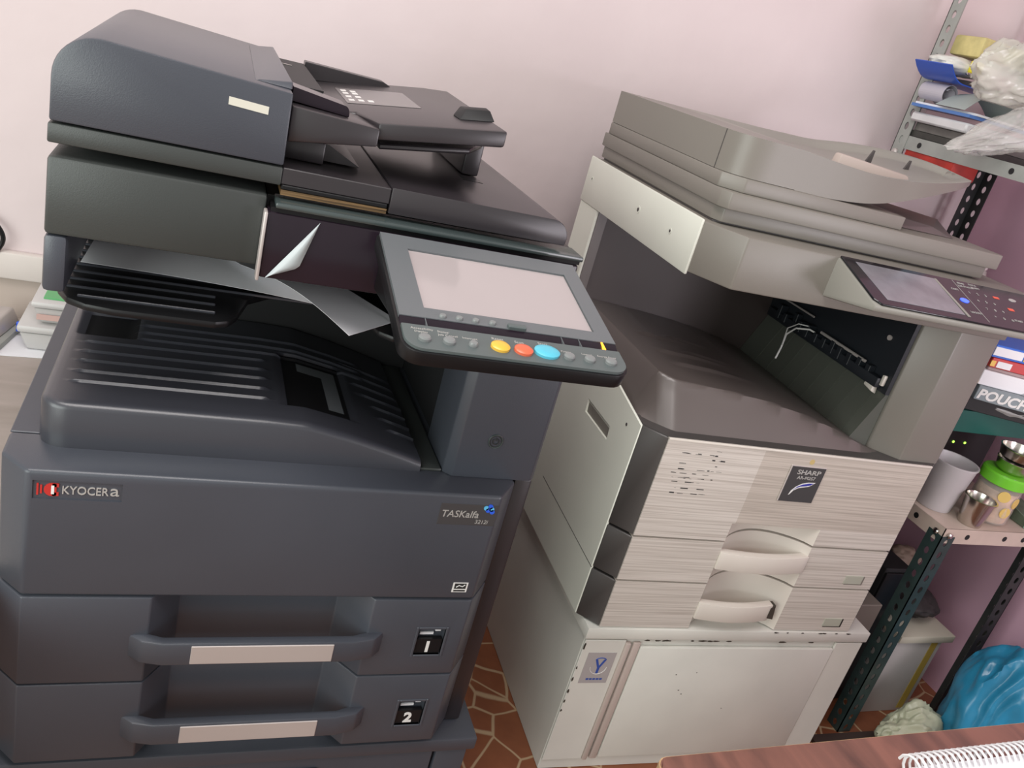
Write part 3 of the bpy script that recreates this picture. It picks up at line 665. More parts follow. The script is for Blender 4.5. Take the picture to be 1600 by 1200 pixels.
build(mb, 'exit_roller_unit', navy, S)
build(MB().use(ivory).hexa([(.425, .075, .856), (.4403, .075, .850), (.4403, .10, .856), (.425, .10, .860), (.430, .078, .874), (.4403, .08, .88), (.4403, .105, .884), (.43, .10, .876)], .003), 'white_fitting', ivory, S)
build(MB().use(ivory).box(.432, .4403, .064, .071, .872, .893, .002), 'white_fitting', ivory, S)
build(MB().use(silver).lathe([(.005, 0), (.005, .003)], (0, 0, 0), 14, basis((.4402, .10, .955), (0, -1, 0), (0, 0, 1))), 'screw', silver, S)
build(MB().use(txt_w).tube([(.33, .24, .835), (.345, .255, .855), (.365, .28, .875), (.39, .29, .888), (.415, .28, .893), (.432, .27, .888)], .0018, 8).tube([(.345, .255, .858), (.37, .29, .885), (.40, .30, .895), (.425, .29, .896)], .0013, 6), 'white_wire', txt_w, S)
# scanner
scn = build(MB().use(taupe).prism([(-.0345, .0635), (.009, 0), (.585, 0), (.621, .04), (.621, .546), (-.0345, .546)], 'z', 1.0125, 1.0955, .003, 2), 'scanner', taupe, S)
sp = build(MB().use(wpanel).box(-.0385, -.0335, .0635, .548, 1.008, 1.0975, .002, 2), 'scanner_side_cover', wpanel, scn)
for y, z, r in ((.514, 1.057, .004), (.28, 1.055, .007), (.148, 1.054, .005)):
    build(MB().use(wpanel).lathe([(r, 0), (r, .0006), (r*.55, .0006)], (0, 0, 0), 18, basis((-.0385, y, z), (0, -1, 0), (0, 0, 1))).use(charc).lathe([(r*.5, .0006), (r*.5, .001)], (0, 0, 0), 14, basis((-.0385, y, z), (0, -1, 0), (0, 0, 1))), 'screw', wpanel, sp)
build(MB().use(charc).box(-.015, .53, .075, .54, 1.0958, 1.0985), 'scanner_gap', charc, S)
lid = build(MB().use(taupe).prism([(-.018, .080), (-.008, .062), (.535, .062), (.543, .07), (.543, .55), (-.018, .55)], 'z', 1.099, 1.1215, .002, 2), 'platen_lid', taupe, S)
build(MB().use(taupe).prism([(-.0235, .066), (-.013, .0485), (.545, .0485), (.5505, .058), (.5505, .552), (-.0235, .552)], 'z', 1.1215, 1.1475, .002, 2), 'lid_rim', taupe, lid)
# document feeder
build(MB().use(taupe).prism([(-.022, .085), (.012, .062), (.325, .062), (.325, .54), (-.022, .54)], 'z', 1.1477, 1.170, .002, 2), 'feeder_base', taupe, S)
def adf_body():
    mb = MB().use(taupe)
    mb.prism([(-.0205, .54), (-.0205, .112), (-.012, .088), (.002, .0735), (.02, .0665), (.05, .065), (.1005, .065), (.1005, .55)], 'z', 1.1706, 1.2305, 0)
    return mb
adf = build(adf_body(), 'document_feeder', taupe, S, None, 25)
build(MB().use(charc).prism([(-.0212, .112), (-.0212, .1135), (-.018, .1135), (-.018, .112)], 'z', 1.1706, 1.2305), 'cover_seam', charc, adf)
FP = [(.1, .065, 1.2295, 1.1685), (.175, .065, 1.2245, 1.1705), (.24, .067, 1.222, 1.176), (.30, .073, 1.2245, 1.188), (.37, .083, 1.232, 1.209), (.46, .115, 1.244, 1.2325), (.539, .18, 1.248, 1.240), (.600, .25, 1.248, 1.241), (.632, .338, 1.253, 1.246)]
BP = [(.1, .55, 1.2305), (.20, .55, 1.231), (.30, .55, 1.232), (.38, .55, 1.234), (.44, .54, 1.237), (.498, .50, 1.249), (.556, .45, 1.257), (.609, .40, 1.258), (.634, .342, 1.2535)]
def cr(P, t):     # smooth curve through the points
    f = t*(len(P)-1); i = min(int(f), len(P)-2); k = f-i
    a_, b_, c_, d_ = [Vector(P[max(0, min(len(P)-1, i+j))]) if len(P[0]) == 3 else P[max(0, min(len(P)-1, i+j))] for j in (-1, 0, 1, 2)]
    return [.5*((2*b_[n])+(c_[n]-a_[n])*k+(2*a_[n]-5*b_[n]+4*c_[n]-d_[n])*k*k+(3*b_[n]-a_[n]-3*c_[n]+d_[n])*k**3) for n in range(len(P[0]))]
def tray_shell():
    t = bmesh.new(); nu, nv = 48, 40; top = []; bot = []
    for i in range(nu+1):
        u = i/nu; F = cr(FP, u); B = cr(BP, u); rt = []; rb = []
        wd = math.hypot(B[0]-F[0], B[1]-F[1])
        for j in range(nv+1):
            v = j/nv; x, y, z = F[0]+(B[0]-F[0])*v, F[1]+(B[1]-F[1])*v, F[2]+(B[2]-F[2])*v
            e = min(v, 1-v)*wd; dip = .013*max(0, min(1, (x-.17)/.06))*max(0, min(1, (e-.012)/.035))
            rt.append(t.verts.new((x, y, z-dip))); zb = F[3] if e < .10 else F[3]
            rb.append(t.verts.new((x, y, min(zb, z-dip-.003))))
        top.append(rt); bot.append(rb)
    for i in range(nu):
        for j in range(nv): t.faces.new([top[i][j], top[i+1][j], top[i+1][j+1], top[i][j+1]]); t.faces.new([bot[i][j], bot[i][j+1], bot[i+1][j+1], bot[i+1][j]])
    for i in range(nu):
        t.faces.new([top[i][0], bot[i][0], bot[i+1][0], top[i+1][0]]); t.faces.new([top[i][nv], top[i+1][nv], bot[i+1][nv], bot[i][nv]])
    for j in range(nv):
        t.faces.new([top[0][j], top[0][j+1], bot[0][j+1], bot[0][j]]); t.faces.new([top[nu][j], bot[nu][j], bot[nu][j+1], top[nu][j+1]])
    return t
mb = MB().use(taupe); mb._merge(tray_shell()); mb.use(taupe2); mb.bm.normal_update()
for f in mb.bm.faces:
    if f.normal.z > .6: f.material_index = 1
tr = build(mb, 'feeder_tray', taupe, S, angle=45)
build(MB().use(taupelip).hexa([(.25, .182, 1.208), (.412, .176, 1.212), (.412, .202, 1.212), (.25, .208, 1.208), (.253, .185, 1.236), (.400, .179, 1.2285), (.400, .199, 1.2285), (.253, .205, 1.236)], .004, 2), 'paper_guide', taupelip, tr)
for x, y in ((.405, .31), (.478, .29)): build(MB().use(charc).hexa([(x, y, 1.222), (x+.016, y, 1.222), (x+.016, y+.004, 1.222), (x, y+.004, 1.222), (x+.012, y, 1.252), (x+.015, y, 1.252), (x+.015, y+.004, 1.252), (x+.012, y+.004, 1.252)]), 'paper_stop', charc, tr)
build(MB().use(hump_m).hexa([(.328, .10, 1.1475), (.50, .12, 1.1475), (.545, .22, 1.1475), (.328, .42, 1.1475), (.328, .10, 1.168), (.46, .14, 1.158), (.545, .22, 1.166), (.328, .42, 1.170)], .002, 1), 'paper_exit', hump_m, S)
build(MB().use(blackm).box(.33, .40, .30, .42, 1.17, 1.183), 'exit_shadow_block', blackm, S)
# colour panel
t2 = math.atan2(.038, .115); PS = basis((.175, 0, 1.0975), (1, 0, 0), (0, math.cos(t2), math.sin(t2)))
cp2 = build(MB().use(taupe2).hexa([(0, -.122, -.012), (.44, -.122, -.012), (.44, .0, -.075), (0, .0, -.075), (0, -.122, -.002), (.44, -.122, -.002), (.44, .0, -.002), (0, .0, -.002)], .003, 2, PS), 'control_panel', taupe2, S)
build(MB().use(glassblk).prism([(.002, -.001), (.002, -.108), (.012, -.1195), (.43, -.1195), (.438, -.112), (.438, -.001)], 'z', -.0018, .0016, .0008, 1, PS), 'glass_plate', glassblk, cp2)
build(MB().use(mat('colour screen', (.16, .155, .17), .15, var=.4, vscale=14, emit=((.30, .29, .32), .16))).prism([(.024, -.012), (.184, -.012), (.184, -.105), (.029, -.105)], 'z', .0014, .0021, 0, 1, PS), 'touch_screen', None, cp2, 'grey touch screen')
build(MB().use(taupe2).prism([(.1845, -.012), (.189, -.012), (.193, -.108), (.1875, -.108)], 'z', .0014, .0024, 0, 1, PS), 'screen_edge', taupe2, cp2)
build(MB().use(blueled).lathe([(.0075, 0), (.0075, .0012)], (0, 0, 0), 18, PS @ Matrix.Translation((.214, -.062, .0016)) @ Matrix.Diagonal((1.15, .75, 1, 1))), 'home_key', blueled, cp2, 'lit blue key')
build(MB().use(mat('red legend', (.8, .12, .07), .4)).box(.300, .312, -.035, -.030, .0016, .0022, 0, 1, PS).box(.311, .323, -.064, -.058, .0016, .0022, 0, 1, PS), 'red_key', None, cp2, 'red key legends')
mb = MB().use(txt_g).box(.229, .2296, -.112, -.004, .0014, .002, 0, 1, PS)
for r_ in range(4):
    for c_ in range(3): text(mb, '123456789*0#'[r_*3+c_], .008, PS @ Matrix.Translation((.244+.018*c_+.004*r_, -.036-.020*r_, .002)), .0002)
for s_, u, v in (('COPY', .207, .034), ('LOGOUT', .205, .094), ('JOB STATUS', .232, .020), ('SEND', .236, .012), ('START', .30, .094), ('BW', .325, .095), ('C', .338, .096), ('READY', .262, .018), ('DATA', .262, .010)):
    text(mb, s_, .0062, PS @ Matrix.Translation((u, -v, .002)), .0002)
build(mb, 'key_lettering', txt_g, cp2)
for u, v in ((.345, .03), (.36, .066)): build(MB().use(txt_g).lathe([(.008, 0), (.008, .0008)], (0, 0, 0), 16, PS @ Matrix.Translation((u, -v, .0016)) @ Matrix.Diagonal((1, .5, 1, 1))), 'key', txt_g, cp2)
FRAME = Matrix()

#PART desk, side table, rack and its goods
# ------------------------------------------------------------ desk in the foreground and the coil bound book on it
D = thing('desk', 'reddish brown laminate desk with worn edge, nearest the viewer', 'desk', (1.25, -.85, 0))
build(MB().use(deskm).prism([(.556, -1.25), (.556, -.462)]+arc(.566, -.4625, .010, 180, 92, 4)+[(1.95, -.424), (1.95, -1.25)], 'z', .722, .75, .0015, 1), 'desk_top', deskm, D)
build(MB().use(deskedge).prism([(.5545, -1.25), (.5545, -.462)]+arc(.566, -.4625, .0115, 180, 92, 4)+[(1.95, -.4225), (1.95, -.4245), (.567, -.4535), (.5565, -.463), (.5565, -1.25)], 'z', .7215, .7485), 'edge_band', deskedge, D, 'worn pale edge band')
build(MB().box(.60, .62, -1.2, -.5, 0, .7215), 'side_panel', deskm, D)
build(MB().box(1.88, 1.90, -1.2, -.47, 0, .7215), 'side_panel', deskm, D)
nb = thing('spiral_notebook', 'white coil bound book on the reddish brown desk', 'notebook', (.98, -.53, .7502))
build(MB().use(paper).prism([(.80, -.80), (1.17, -.80), (1.17, -.487), (.80, -.497)], 'z', .7503, .766), 'pages', paper, nb)
pts = []
N_ = 46
for i in range(N_*12+1):
    t = i/12; x = .80+.37*t/N_; a_ = 2*math.pi*t
    pts.append((x, -.487+.010*(x-.80)/.37-.008+.0115*math.cos(a_), .7625+.0118*math.sin(a_)))
build(MB().use(mat('white wire', (.78, .77, .78), .35)).tube(pts, .0014, 5), 'spiral_coil', None, nb)

# ------------------------------------------------------------ low table at far left with food boxes
T = thing('side_table', 'low greyish beige laminate table behind the dark copier at far left', 'table', (-.75, .3, 0))
build(MB().box(-1.4, -.052, -.25, .838, .515, .54, .002), 'table_top', tablem, T)
for x in (-1.35, -.12):
    for y in (-.2, .79): build(MB().box(x-.02, x+.02, y-.02, y+.02, 0, .5148), 'leg', tablem, T)
tag(build(MB().use(paper).prism([(-.17, .655), (-.055, .665), (-.05, .80), (-.16, .80)], 'z', .5403, .5415), 'paper_sheet', paper), 'cream paper under the stacked food boxes on the low table', 'paper')
milkbox = mat('frosted food box', (.60, .58, .57), .35, alpha=.9)
def foodbox(x0, x1, y0, y1, z, h, label, ang=0):
    t = thing('food_box', label, 'box', ((x0+x1)/2, (y0+y1)/2, z), 0, None)
    i = .012
    build(MB().use(milkbox).hexa([(x0+i, y0+i, z), (x1-i, y0+i, z), (x1-i, y1-i, z), (x0+i, y1-i, z), (x0, y0, z+h*.72), (x1, y0, z+h*.72), (x1, y1, z+h*.72), (x0, y1, z+h*.72)], .006, 2), 'tub', milkbox, t)
    build(MB().use(milkbox).box(x0-.003, x1+.003, y0-.003, y1+.003, z+h*.73, z+h, .005, 2), 'lid', milkbox, t)
    return t
foodbox(-.125, .0, .68, .80, .5417, .052, 'lower frosted food box of the stack on the low table')
fb = foodbox(-.105, .01, .685, .80, .5942, .046, 'upper frosted food box with a green strip, topmost of the stack')
build(MB().use(mat('pinkish food', (.60, .40, .36), .5)).box(-.098, .003, .684, .6865, .606, .616), 'contents', None, fb, 'pinkish contents')
build(MB().use(mat('green label', (.12, .42, .16), .4)).box(-.09, .0, .70, .78, .6405, .6435), 'green_label', None, fb, 'green strip on the lid')
pn = thing('paper_punch', 'grey metal paper punch with blue tabs at the left edge of the low table', 'punch', (-.175, .72, .54))
build(MB().use(gsteel).hexa([(-.24, .655, .5402), (-.155, .655, .5402), (-.13, .80, .5402), (-.21, .80, .5402), (-.24, .655, .552), (-.155, .655, .552), (-.13, .80, .552), (-.21, .80, .552)], .003), 'base', gsteel, pn)
build(MB().use(silver).hexa([(-.225, .665, .5525), (-.165, .665, .5525), (-.14, .79, .5525), (-.20, .79, .5525), (-.215, .675, .575), (-.175, .675, .575), (-.15, .78, .585), (-.19, .78, .585)], .004), 'lever', silver, pn)
build(MB().use(black).tube([(-.168, .658, .5525), (-.168, .658, .568)], .008, 12), 'pin', black, pn)
build(MB().use(blue).box(-.180, -.172, .672, .680, .575, .592, .001, 1).box(-.139, -.131, .742, .750, .552, .570, .001, 1), 'blue_tab', blue, pn, 'blue tab')
pts = [(-.26, .845, .735), (-.22, .842, .735), (-.195, .84, .722), (-.182, .84, .70), (-.185, .84, .68), (-.20, .84, .662), (-.24, .842, .655), (-.28, .845, .655)]
def smooth(p, n=6):
    p = [Vector(q) for q in p]; r = []
    for i in range(len(p)-1):
        a_, b_, c_, d_ = p[max(i-1, 0)], p[i], p[i+1], p[min(i+2, len(p)-1)]
        for k in range(n):
            t = k/n; r.append(.5*((2*b_)+(c_-a_)*t+(2*a_-5*b_+4*c_-d_)*t*t+(3*b_-a_-3*c_+d_)*t**3))
    return r+[p[-1]]
tag(build(MB().tube(smooth(pts), .0045, 8), 'cable', black), 'black cable looping against the pink wall at far left', 'cable')

# ------------------------------------------------------------ slotted angle rack in the corner
RK = thing('storage_rack', 'slotted steel angle rack with green, grey and cream parts in the corner', 'rack', (1.82, .5, 0))
def angle_post(x, y, dx, dy, z0, z1, m, w_=.038, pitch=.031):
    """L section with oval slots; flanges run in +-x and +-y from the corner"""
    mb = MB().use(m)
    for axis in (0, 1):
        t = bmesh.new(); n = int((z1-z0)/pitch); hw, hh = .0062, .0088
        for k in range(n):
            za, zb = z0+k*pitch, z0+(k+1)*pitch; zc = (za+zb)/2
            P = lambda a_, z: Vector((x+dx*a_, y, z)) if axis == 0 else Vector((x, y+dy*a_, z))
            ring = [(w_/2+hw*math.cos(q), zc+hh*math.sin(q)) for q in [2*math.pi*j/12 for j in range(12)]]
            sq = []
            for q in [2*math.pi*j/12 for j in range(12)]:
                c, s = math.cos(q), math.sin(q); f = min((w_/2)/max(abs(c), 1e-6), (pitch/2)/max(abs(s), 1e-6)); sq.append((w_/2+f*c, zc+f*s))
            A = [t.verts.new(P(*q)) for q in ring]; B = [t.verts.new(P(*q)) for q in sq]
            for j in range(12): t.faces.new([A[j], A[(j+1) % 12], B[(j+1) % 12], B[j]])
            for cx_, cz_, j in ((w_, zb, 1), (0, zb, 4), (0, za, 7), (w_, za, 10)):
                cv = t.verts.new(P(cx_, cz_)); t.faces.new([B[j], cv, B[(j+1) % 12]])
        bmesh.ops.remove_doubles(t, verts=t.verts[:], dist=1e-5)
        ex = bmesh.ops.extrude_face_region(t, geom=t.faces[:]); off = Vector((0, dy*.002, 0)) if axis == 0 else Vector((dx*.002, 0, 0))
        for q in ex['geom']:
            if isinstance(q, bmesh.types.BMVert): q.co += off
        mb._merge(t)
    return build(mb, 'post', m, RK, None, 30)
xl, xr, yf, yb = 1.667, 1.985, .20, .795
p_ = angle_post(xl, yf, 1, 1, 0.0, .585, gnsteel); p_['label'] = 'dark green front post'
for x, y in ((xl+.018, yf-.001), (xl-.001, yf+.018)):
    X = (1, 0, 0) if y < yf else (0, -1, 0)
    build(MB().use(chrome).lathe([(.007, 0), (.007, .003), (.004, .005)], (0, 0, 0), 8, basis((x, y, .562), X, (0, 0, 1))), 'bolt', chrome, RK)
p_ = angle_post(xr, yf, -1, 1, 0.0, .585, dksteel)
p_ = angle_post(xl, yb, 1, -1, 0.0, 1.95, gsteel); p_['label'] = 'grey tall rear post'
p_ = angle_post(xr, yb, -1, -1, 0.0, 1.95, dksteel); p_['label'] = 'dark tall rear post'
for x_, zz in ((xl-.001, 1.232), (xl-.001, 1.255)): build(MB().use(silver).lathe([(.009, 0), (.009, .004), (.005, .007)], (0, 0, 0), 8, basis((x_, yb-.018, zz), (0, -1, 0), (0, 0, 1))), 'bolt', silver, RK)
def shelf(z, y0, y1, m, lip=.034, label=None):
    mb = MB().use(m).box(xl+.003, xr-.003, y0+.003, y1-.003, z-.002, z)
    for q in ((xl+.0022, xr-.0022, y0+.0022, y0+.004), (xl+.0022, xr-.0022, y1-.004, y1-.0022), (xl+.0022, xl+.004, y0+.0022, y1-.0022), (xr-.004, xr-.0022, y0+.0022, y1-.0022)): mb.box(q[0], q[1], q[2], q[3], z-lip, z)
    if lip < .05:
        mb.use(blackm)
        for yy in (y0+.08, y0+.14, y1-.08): mb.lathe([(.0065, 0), (.0065, .0006)], (0, 0, 0), 12, basis((xl+.0021, yy, z-lip/2), (0, -1, 0), (0, 0, 1)))
        for xx in (xl+.075, (xl+xr)/2+.03, xr-.07): mb.lathe([(.0065, 0), (.0065, .0006)], (0, 0, 0), 12, basis((xx, y0+.0021, z-lip/2), (1, 0, 0), (0, 0, 1)))
    return build(mb, 'shelf', m, RK, label)
shelf(.577, yf, yb, cream, .036, 'cream painted shelf')
shelf(.805, .31, yb, teal, .05, 'teal green shelf')
shelf(1.298, .31, yb, gsteel, .03, 'grey upper shelf')

# cream shelf: cup, tumbler, jar, bowls, network box, card
def T_(name, label, cat, loc, group=None): return thing(name, label, cat, loc, 0, group)
c = T_('plastic_cup', 'milky plastic cup at the left end of the cream shelf', 'cup', (1.725, .30, .5775))
build(MB().lathe([(.036, 0), (.0375, .002), (.049, .108), (.0515, .112), (.0515, .115), (.048, .115), (.046, .108), (.035, .005), (.001, .005)], (1.725, .30, .5775), 32), 'body', milky, c)
build(MB().use(snack).blob((1.725, .30, .603), .032, .032, .020, .1, 6, 3), 'contents', mat('pale sweets', (.70, .62, .60), .6, var=.2, vscale=40), c)
c = T_('steel_tumbler', 'small stainless steel tumbler in front of the green lidded jar', 'tumbler', (1.765, .232, .5775))
build(MB().lathe([(.0235, 0), (.0245, .002), (.0315, .060), (.034, .061), (.0345, .064), (.031, .064), (.029, .058), (.022, .004), (.001, .004)], (1.765, .232, .5775), 32), 'body', stl, c)
JX, JY = 1.843, .262
c = T_('snack_jar', 'clear snack jar with a lime green lid on the cream shelf', 'jar', (JX, JY, .5775))
build(MB().lathe([(.038, 0), (.044, .006), (.046, .03), (.045, .088), (.042, .092)], (JX, JY, .5775), 32), 'body', clearjar, c)
build(MB().use(snack).lathe([(.034, .003), (.041, .008), (.043, .03), (.042, .08)], (JX, JY, .5775), 24), 'snacks', snack, c)
for q in range(5):
    a_ = 3.3+.42*q; m_ = mat('banana chips', (.68, .48, .14), .5)
    build(MB().use(m_).lathe([(.001, -.001), (.013, -.001), (.013, .001), (.001, .001)], (0, 0, 0), 14, basis((JX+.0445*math.cos(a_), JY+.0445*math.sin(a_), .603+.012*((q*2) % 5)), (-math.sin(a_), math.cos(a_), .4), (0, 0, 1))), 'snack_chip', m_, c)
build(MB().lathe([(.001, .092), (.046, .092), (.050, .094), (.050, .114), (.047, .118), (.001, .118)], (JX, JY, .5775), 36), 'lid', lime, c, 'lime green lid')
for k, (z, r) in enumerate(((.6962, .036), (.7240, .041))):
    b_ = T_('steel_bowl', ('lower small steel bowl standing on the lime green lid', 'upper steel bowl nested on top of the smaller bowl')[k], 'bowl', (JX+.006, JY, z), 'steel bowls on the jar')
    build(MB().lathe([(r*.72, 0), (r*.9, .006), (r, .024), (r*1.04, .026), (r*1.04, .0275), (r*.97, .0275), (r*.86, .008), (.001, .004)], (JX+.006, JY, z), 30), 'body', stl, b_)
r_ = T_('network_switch', 'black network box with two green lamps under the teal shelf', 'network box', (1.80, .55, .5775))
build(MB().box(1.70, 1.95, .40, .64, .5776, .735, .004), 'body', blackm, r_)
for x in (1.822, 1.859): build(MB().use(greenled).lathe([(.0028, 0), (.0028, .002)], (0, 0, 0), 10, basis((x, .40, .690), (1, 0, 0), (0, 0, 1))), 'lamp', greenled, r_)
cd = T_('card_box', 'dark green card box lying flat at the right end of the cream shelf', 'box', (1.945, .28, .5775))
build(MB().use(mat('olive card', (.10, .13, .09), .5, var=.3, vscale=30)).hexa([(1.925, .222, .578), (1.983, .222, .578), (1.983, .34, .578), (1.93, .34, .578), (1.925, .222, .60), (1.983, .222, .60), (1.983, .34, .62), (1.93, .34, .62)], .001, 1), 'body', None, cd)
build(MB().use(mat('pale green strip', (.25, .50, .42), .4)).box(1.924, 1.983, .2195, .2215, .579, .587), 'edge_strip', None, cd)

# teal shelf: stack of boxes and books (bottom to top)
def pack(name, label, cat, x0, x1, y0, y1, z0, z1, m, rz, group='boxes and books stacked on the teal shelf'):
    pv = Vector((x0, y0, z0)); F = Matrix.Translation(pv) @ Matrix.Rotation(rz, 4, 'Z') @ Matrix.Translation(-pv)
    loc = F @ Vector(((x0+x1)/2, (y0+y1)/2, z0)); t = thing(name, label, cat, loc, rz, group)
    build(MB().use(m).box(x0, x1, y0, y1, z0, z1, .0012, 1), 'cover' if cat == 'book' else 'body', m, t, None, 35, F); return t, F
bpk, F = pack('dark_parcel', 'black wrapped parcel lying lowest on the teal shelf', 'parcel', 1.70, 1.97, .32, .56, .8055, .838, blackm, -.35)
build(MB().use(clearbag).blob((1.80, .325, .822), .07, .006, .012, .3, 9, 3), 'wrapping', clearbag, bpk, None, 60, F)
pch, F = pack('pouch_box', 'grey box with white lettering POUCH FIL on its side', 'box', 1.685, 1.985, .30, .52, .8385, .870, mat('grey carton', (.22, .26, .28), .4), -.42)
mb = MB(); text(mb, 'POUCH FILM', .029, basis((1.688, .2994, .8435), (1, 0, 0), (0, 0, 1)), .0005, .035, .15, 1.08); build(mb, 'lettering', txt_w, pch, 'white lettering', 35, F)
build(MB().use(mat('pale yellow label', (.62, .58, .30), .5)).box(1.80, 1.93, .298, .302, .8665, .8705), 'label', None, pch, None, 35, F)
wp_, F = pack('paper_pack', 'white wrapped paper pack between red book and grey box', 'paper pack', 1.682, 1.985, .305, .53, .8706, .903, paper, -.33)
build(MB().use(yel_b).box(1.681, 1.684, .306, .33, .872, .88).use(mat('grey wrap shadow', (.35, .36, .38), .5)).hexa([(1.78, .304, .872), (1.86, .304, .872), (1.86, .3055, .872), (1.78, .3055, .872), (1.83, .304, .900), (1.84, .304, .900), (1.84, .3055, .900), (1.83, .3055, .900)]), 'label', None, wp_, None, 35, F)  # yellow label, plus a grey wedge painting a shadow on the wrap
mg, F = pack('magazine', 'dark edged magazine lying on the white paper pack', 'magazine', 1.695, 1.98, .31, .52, .9035, .9105, mat('dull mauve', (.35, .25, .25), .5), -.38)
rb, F = pack('book', 'red book second from top of the stack on the teal shelf', 'book', 1.69, 1.98, .305, .52, .911, .9325, mat('red cover', (.50, .035, .035), .4), -.30)
build(MB().use(paper).box(1.703, 1.735, .3035, .3055, .9135, .927).use(yel_b).box(1.689, 1.699, .3035, .3055, .914, .926), 'label', paper, rb, None, 35, F)
bb, F = pack('book', 'blue, white and yellow book on top of the stack', 'book', 1.683, 1.975, .305, .52, .933, .960, mat('blue cover', (.025, .13, .55), .35), -.24)
build(MB().use(paper).box(1.683, 1.750, .3035, .3055, .938, .956).use(mat('yellow patch', (.75, .55, .04), .4)).box(1.754, 1.83, .3035, .3055, .938, .956), 'label', paper, bb, None, 35, F)
j = T_('storage_jar', 'tall cloudy plastic jar behind the books, seen past the copier lid', 'jar', (1.89, .66, .8055))
build(MB().lathe([(.055, 0), (.06, .006), (.062, .22), (.055, .245), (.05, .25)], (1.90, .66, .8055), 32), 'body', milkbag, j)
build(MB().lathe([(.052, .248), (.054, .25), (.054, .285), (.05, .29), (.001, .29)], (1.90, .66, .8055), 32), 'lid', ledgem, j)

# grey upper shelf
sf = 1.2985
rf_ = T_('red_bag', 'red cloth bag hanging under the grey upper shelf', 'bag', (1.72, .69, 1.20))
build(MB().use(mat('red cloth', (.40, .03, .02), .6, var=.3, vscale=20)).hexa([(1.672, .60, 1.235), (1.75, .60, 1.235), (1.75, .755, 1.235), (1.672, .755, 1.235), (1.672, .60, 1.2955), (1.75, .60, 1.2955), (1.75, .755, 1.2955), (1.672, .755, 1.2955)], .006), 'body', None, rf_)
def slabthing(name, label, cat, m, pts, z0, z1, bev=.001, group='papers and files piled on the grey upper shelf'):
    return tag(build(MB().use(m).prism(pts, 'z', z0, z1, bev, 1), name, m), label, cat, group)
slabthing('document_file', 'black document file lowest on the grey upper shelf', 'file', mat('black file', (.04, .04, .035), .5, var=.3, vscale=30), [(1.672, .58), (1.96, .57), (1.965, .765), (1.674, .765)], 1.2986, 1.313)
slabthing('document_file', 'grey brown document file above the black file on the upper shelf', 'file', mat('grey file', (.16, .15, .14), .5, var=.2, vscale=30), [(1.675, .585), (1.95, .575), (1.96, .76), (1.677, .76)], 1.3135, 1.331)
slabthing('paper_packet', 'thick white paper packet under the blue folder', 'paper packet', mat('white packet', (.66, .65, .66), .6, var=.06, vscale=20), [(1.650, .59), (1.93, .57), (1.94, .762), (1.656, .765)], 1.3315, 1.352, .004)
pf = thing('plastic_folder', 'blue edged folder jutting left over the white packet', 'folder', (1.80, .58, 1.3525), 0, 'papers and files piled on the grey upper shelf')
build(MB().use(mat('pinkish sheet', (.60, .38, .40), .5)).box(1.68, 1.95, .59, .75, 1.3526, 1.362), 'pages', None, pf)
build(MB().use(mat('blue folder', (.08, .19, .48), .3)).prism([(1.640, .585), (1.95, .56), (1.96, .755), (1.645, .765)], 'z', 1.3625, 1.369), 'back_cover', None, pf)
build(MB().use(paper).prism([(1.655, .58), (1.955, .555), (1.965, .757), (1.656, .767)], 'z', 1.3695, 1.374), 'front_cover', paper, pf)
for k, (xx, zz, rr_, lb) in enumerate(((1.672, 1.3995, .024, 'grey white rolled paper lying left on the blue folder'), (1.718, 1.3915, .017, 'slimmer rolled paper beside the larger roll'))):
    pr_ = [(xx+rr_*(1-.45*t)*math.cos(6.0+t*9), zz+rr_*(1-.45*t)*math.sin(6.0+t*9)) for t in [i/40 for i in range(41)]]
    q2 = [(a_-(a_-xx)*.05, b_-(b_-zz)*.05) for a_, b_ in pr_][::-1]
    mb = MB().use(mat('lilac grey paper', (.50, .47, .52), .6))
    for (a0, a1), (b0, b1) in zip(zip(pr_, pr_[1:]), zip(q2[::-1], q2[::-1][1:])):
        mb.hexa([(a0[0], .695, a0[1]), (a1[0], .695, a1[1]), (b1[0], .695, b1[1]), (b0[0], .695, b0[1]), (a0[0], .77, a0[1]), (a1[0], .77, a1[1]), (b1[0], .77, b1[1]), (b0[0], .77, b0[1])])
    tag(build(mb, 'paper_roll', None, None, None, 60), lb, 'paper roll', 'paper rolls on the folder')
def tent(u, v): return (1.635+.17*u, .60+.085*v, 1.3752+.050*math.sin(math.pi*min(1, u*1.05))*(1-.25*v))
tag(build(MB().sheet(tent, 18, 6, .001), 'card_sheet', mat('grey green card', (.40, .45, .43), .5), None, None, 60), 'bent grey green card standing like a tent before the rolled papers', 'card')
fb2 = thing('plastic_folder', 'deep blue folder curled under the white packages at the post', 'folder', (1.78, .62, 1.424), 0, 'papers and files piled on the grey upper shelf')
def curl(u, v): return (1.612+.30*u, .66+.112*v, 1.4265+.030*max(0, 1-u*6)**2)
build(MB().sheet(curl, 30, 4, .0025), 'cover', mat('deep blue folder', (.02, .09, .50), .3), fb2, None, 60)
build(MB().use(mat('dark contents', (.06, .05, .05), .5)).box(1.68, 1.90, .665, .765, 1.4275, 1.437), 'pages', None, fb2)
wk = thing('packet', 'white packet with a yellow seal lying on the deep blue folder', 'packet', (1.675, .716, 1.4378))
build(MB().blob((1.675, .716, 1.4605), .065, .042, .020, .14, 5, 4, 1.4378, 3), 'body', mat('white package', (.68, .68, .64), .35), wk, None, 60)
build(MB().use(mat('yellow seal', (.80, .68, .03), .4)).box(1.672, 1.702, .664, .676, 1.452, 1.478, .003).use(chrome).box(1.660, 1.692, .660, .666, 1.446, 1.452, .002), 'seal', None, wk, 'yellow seal')
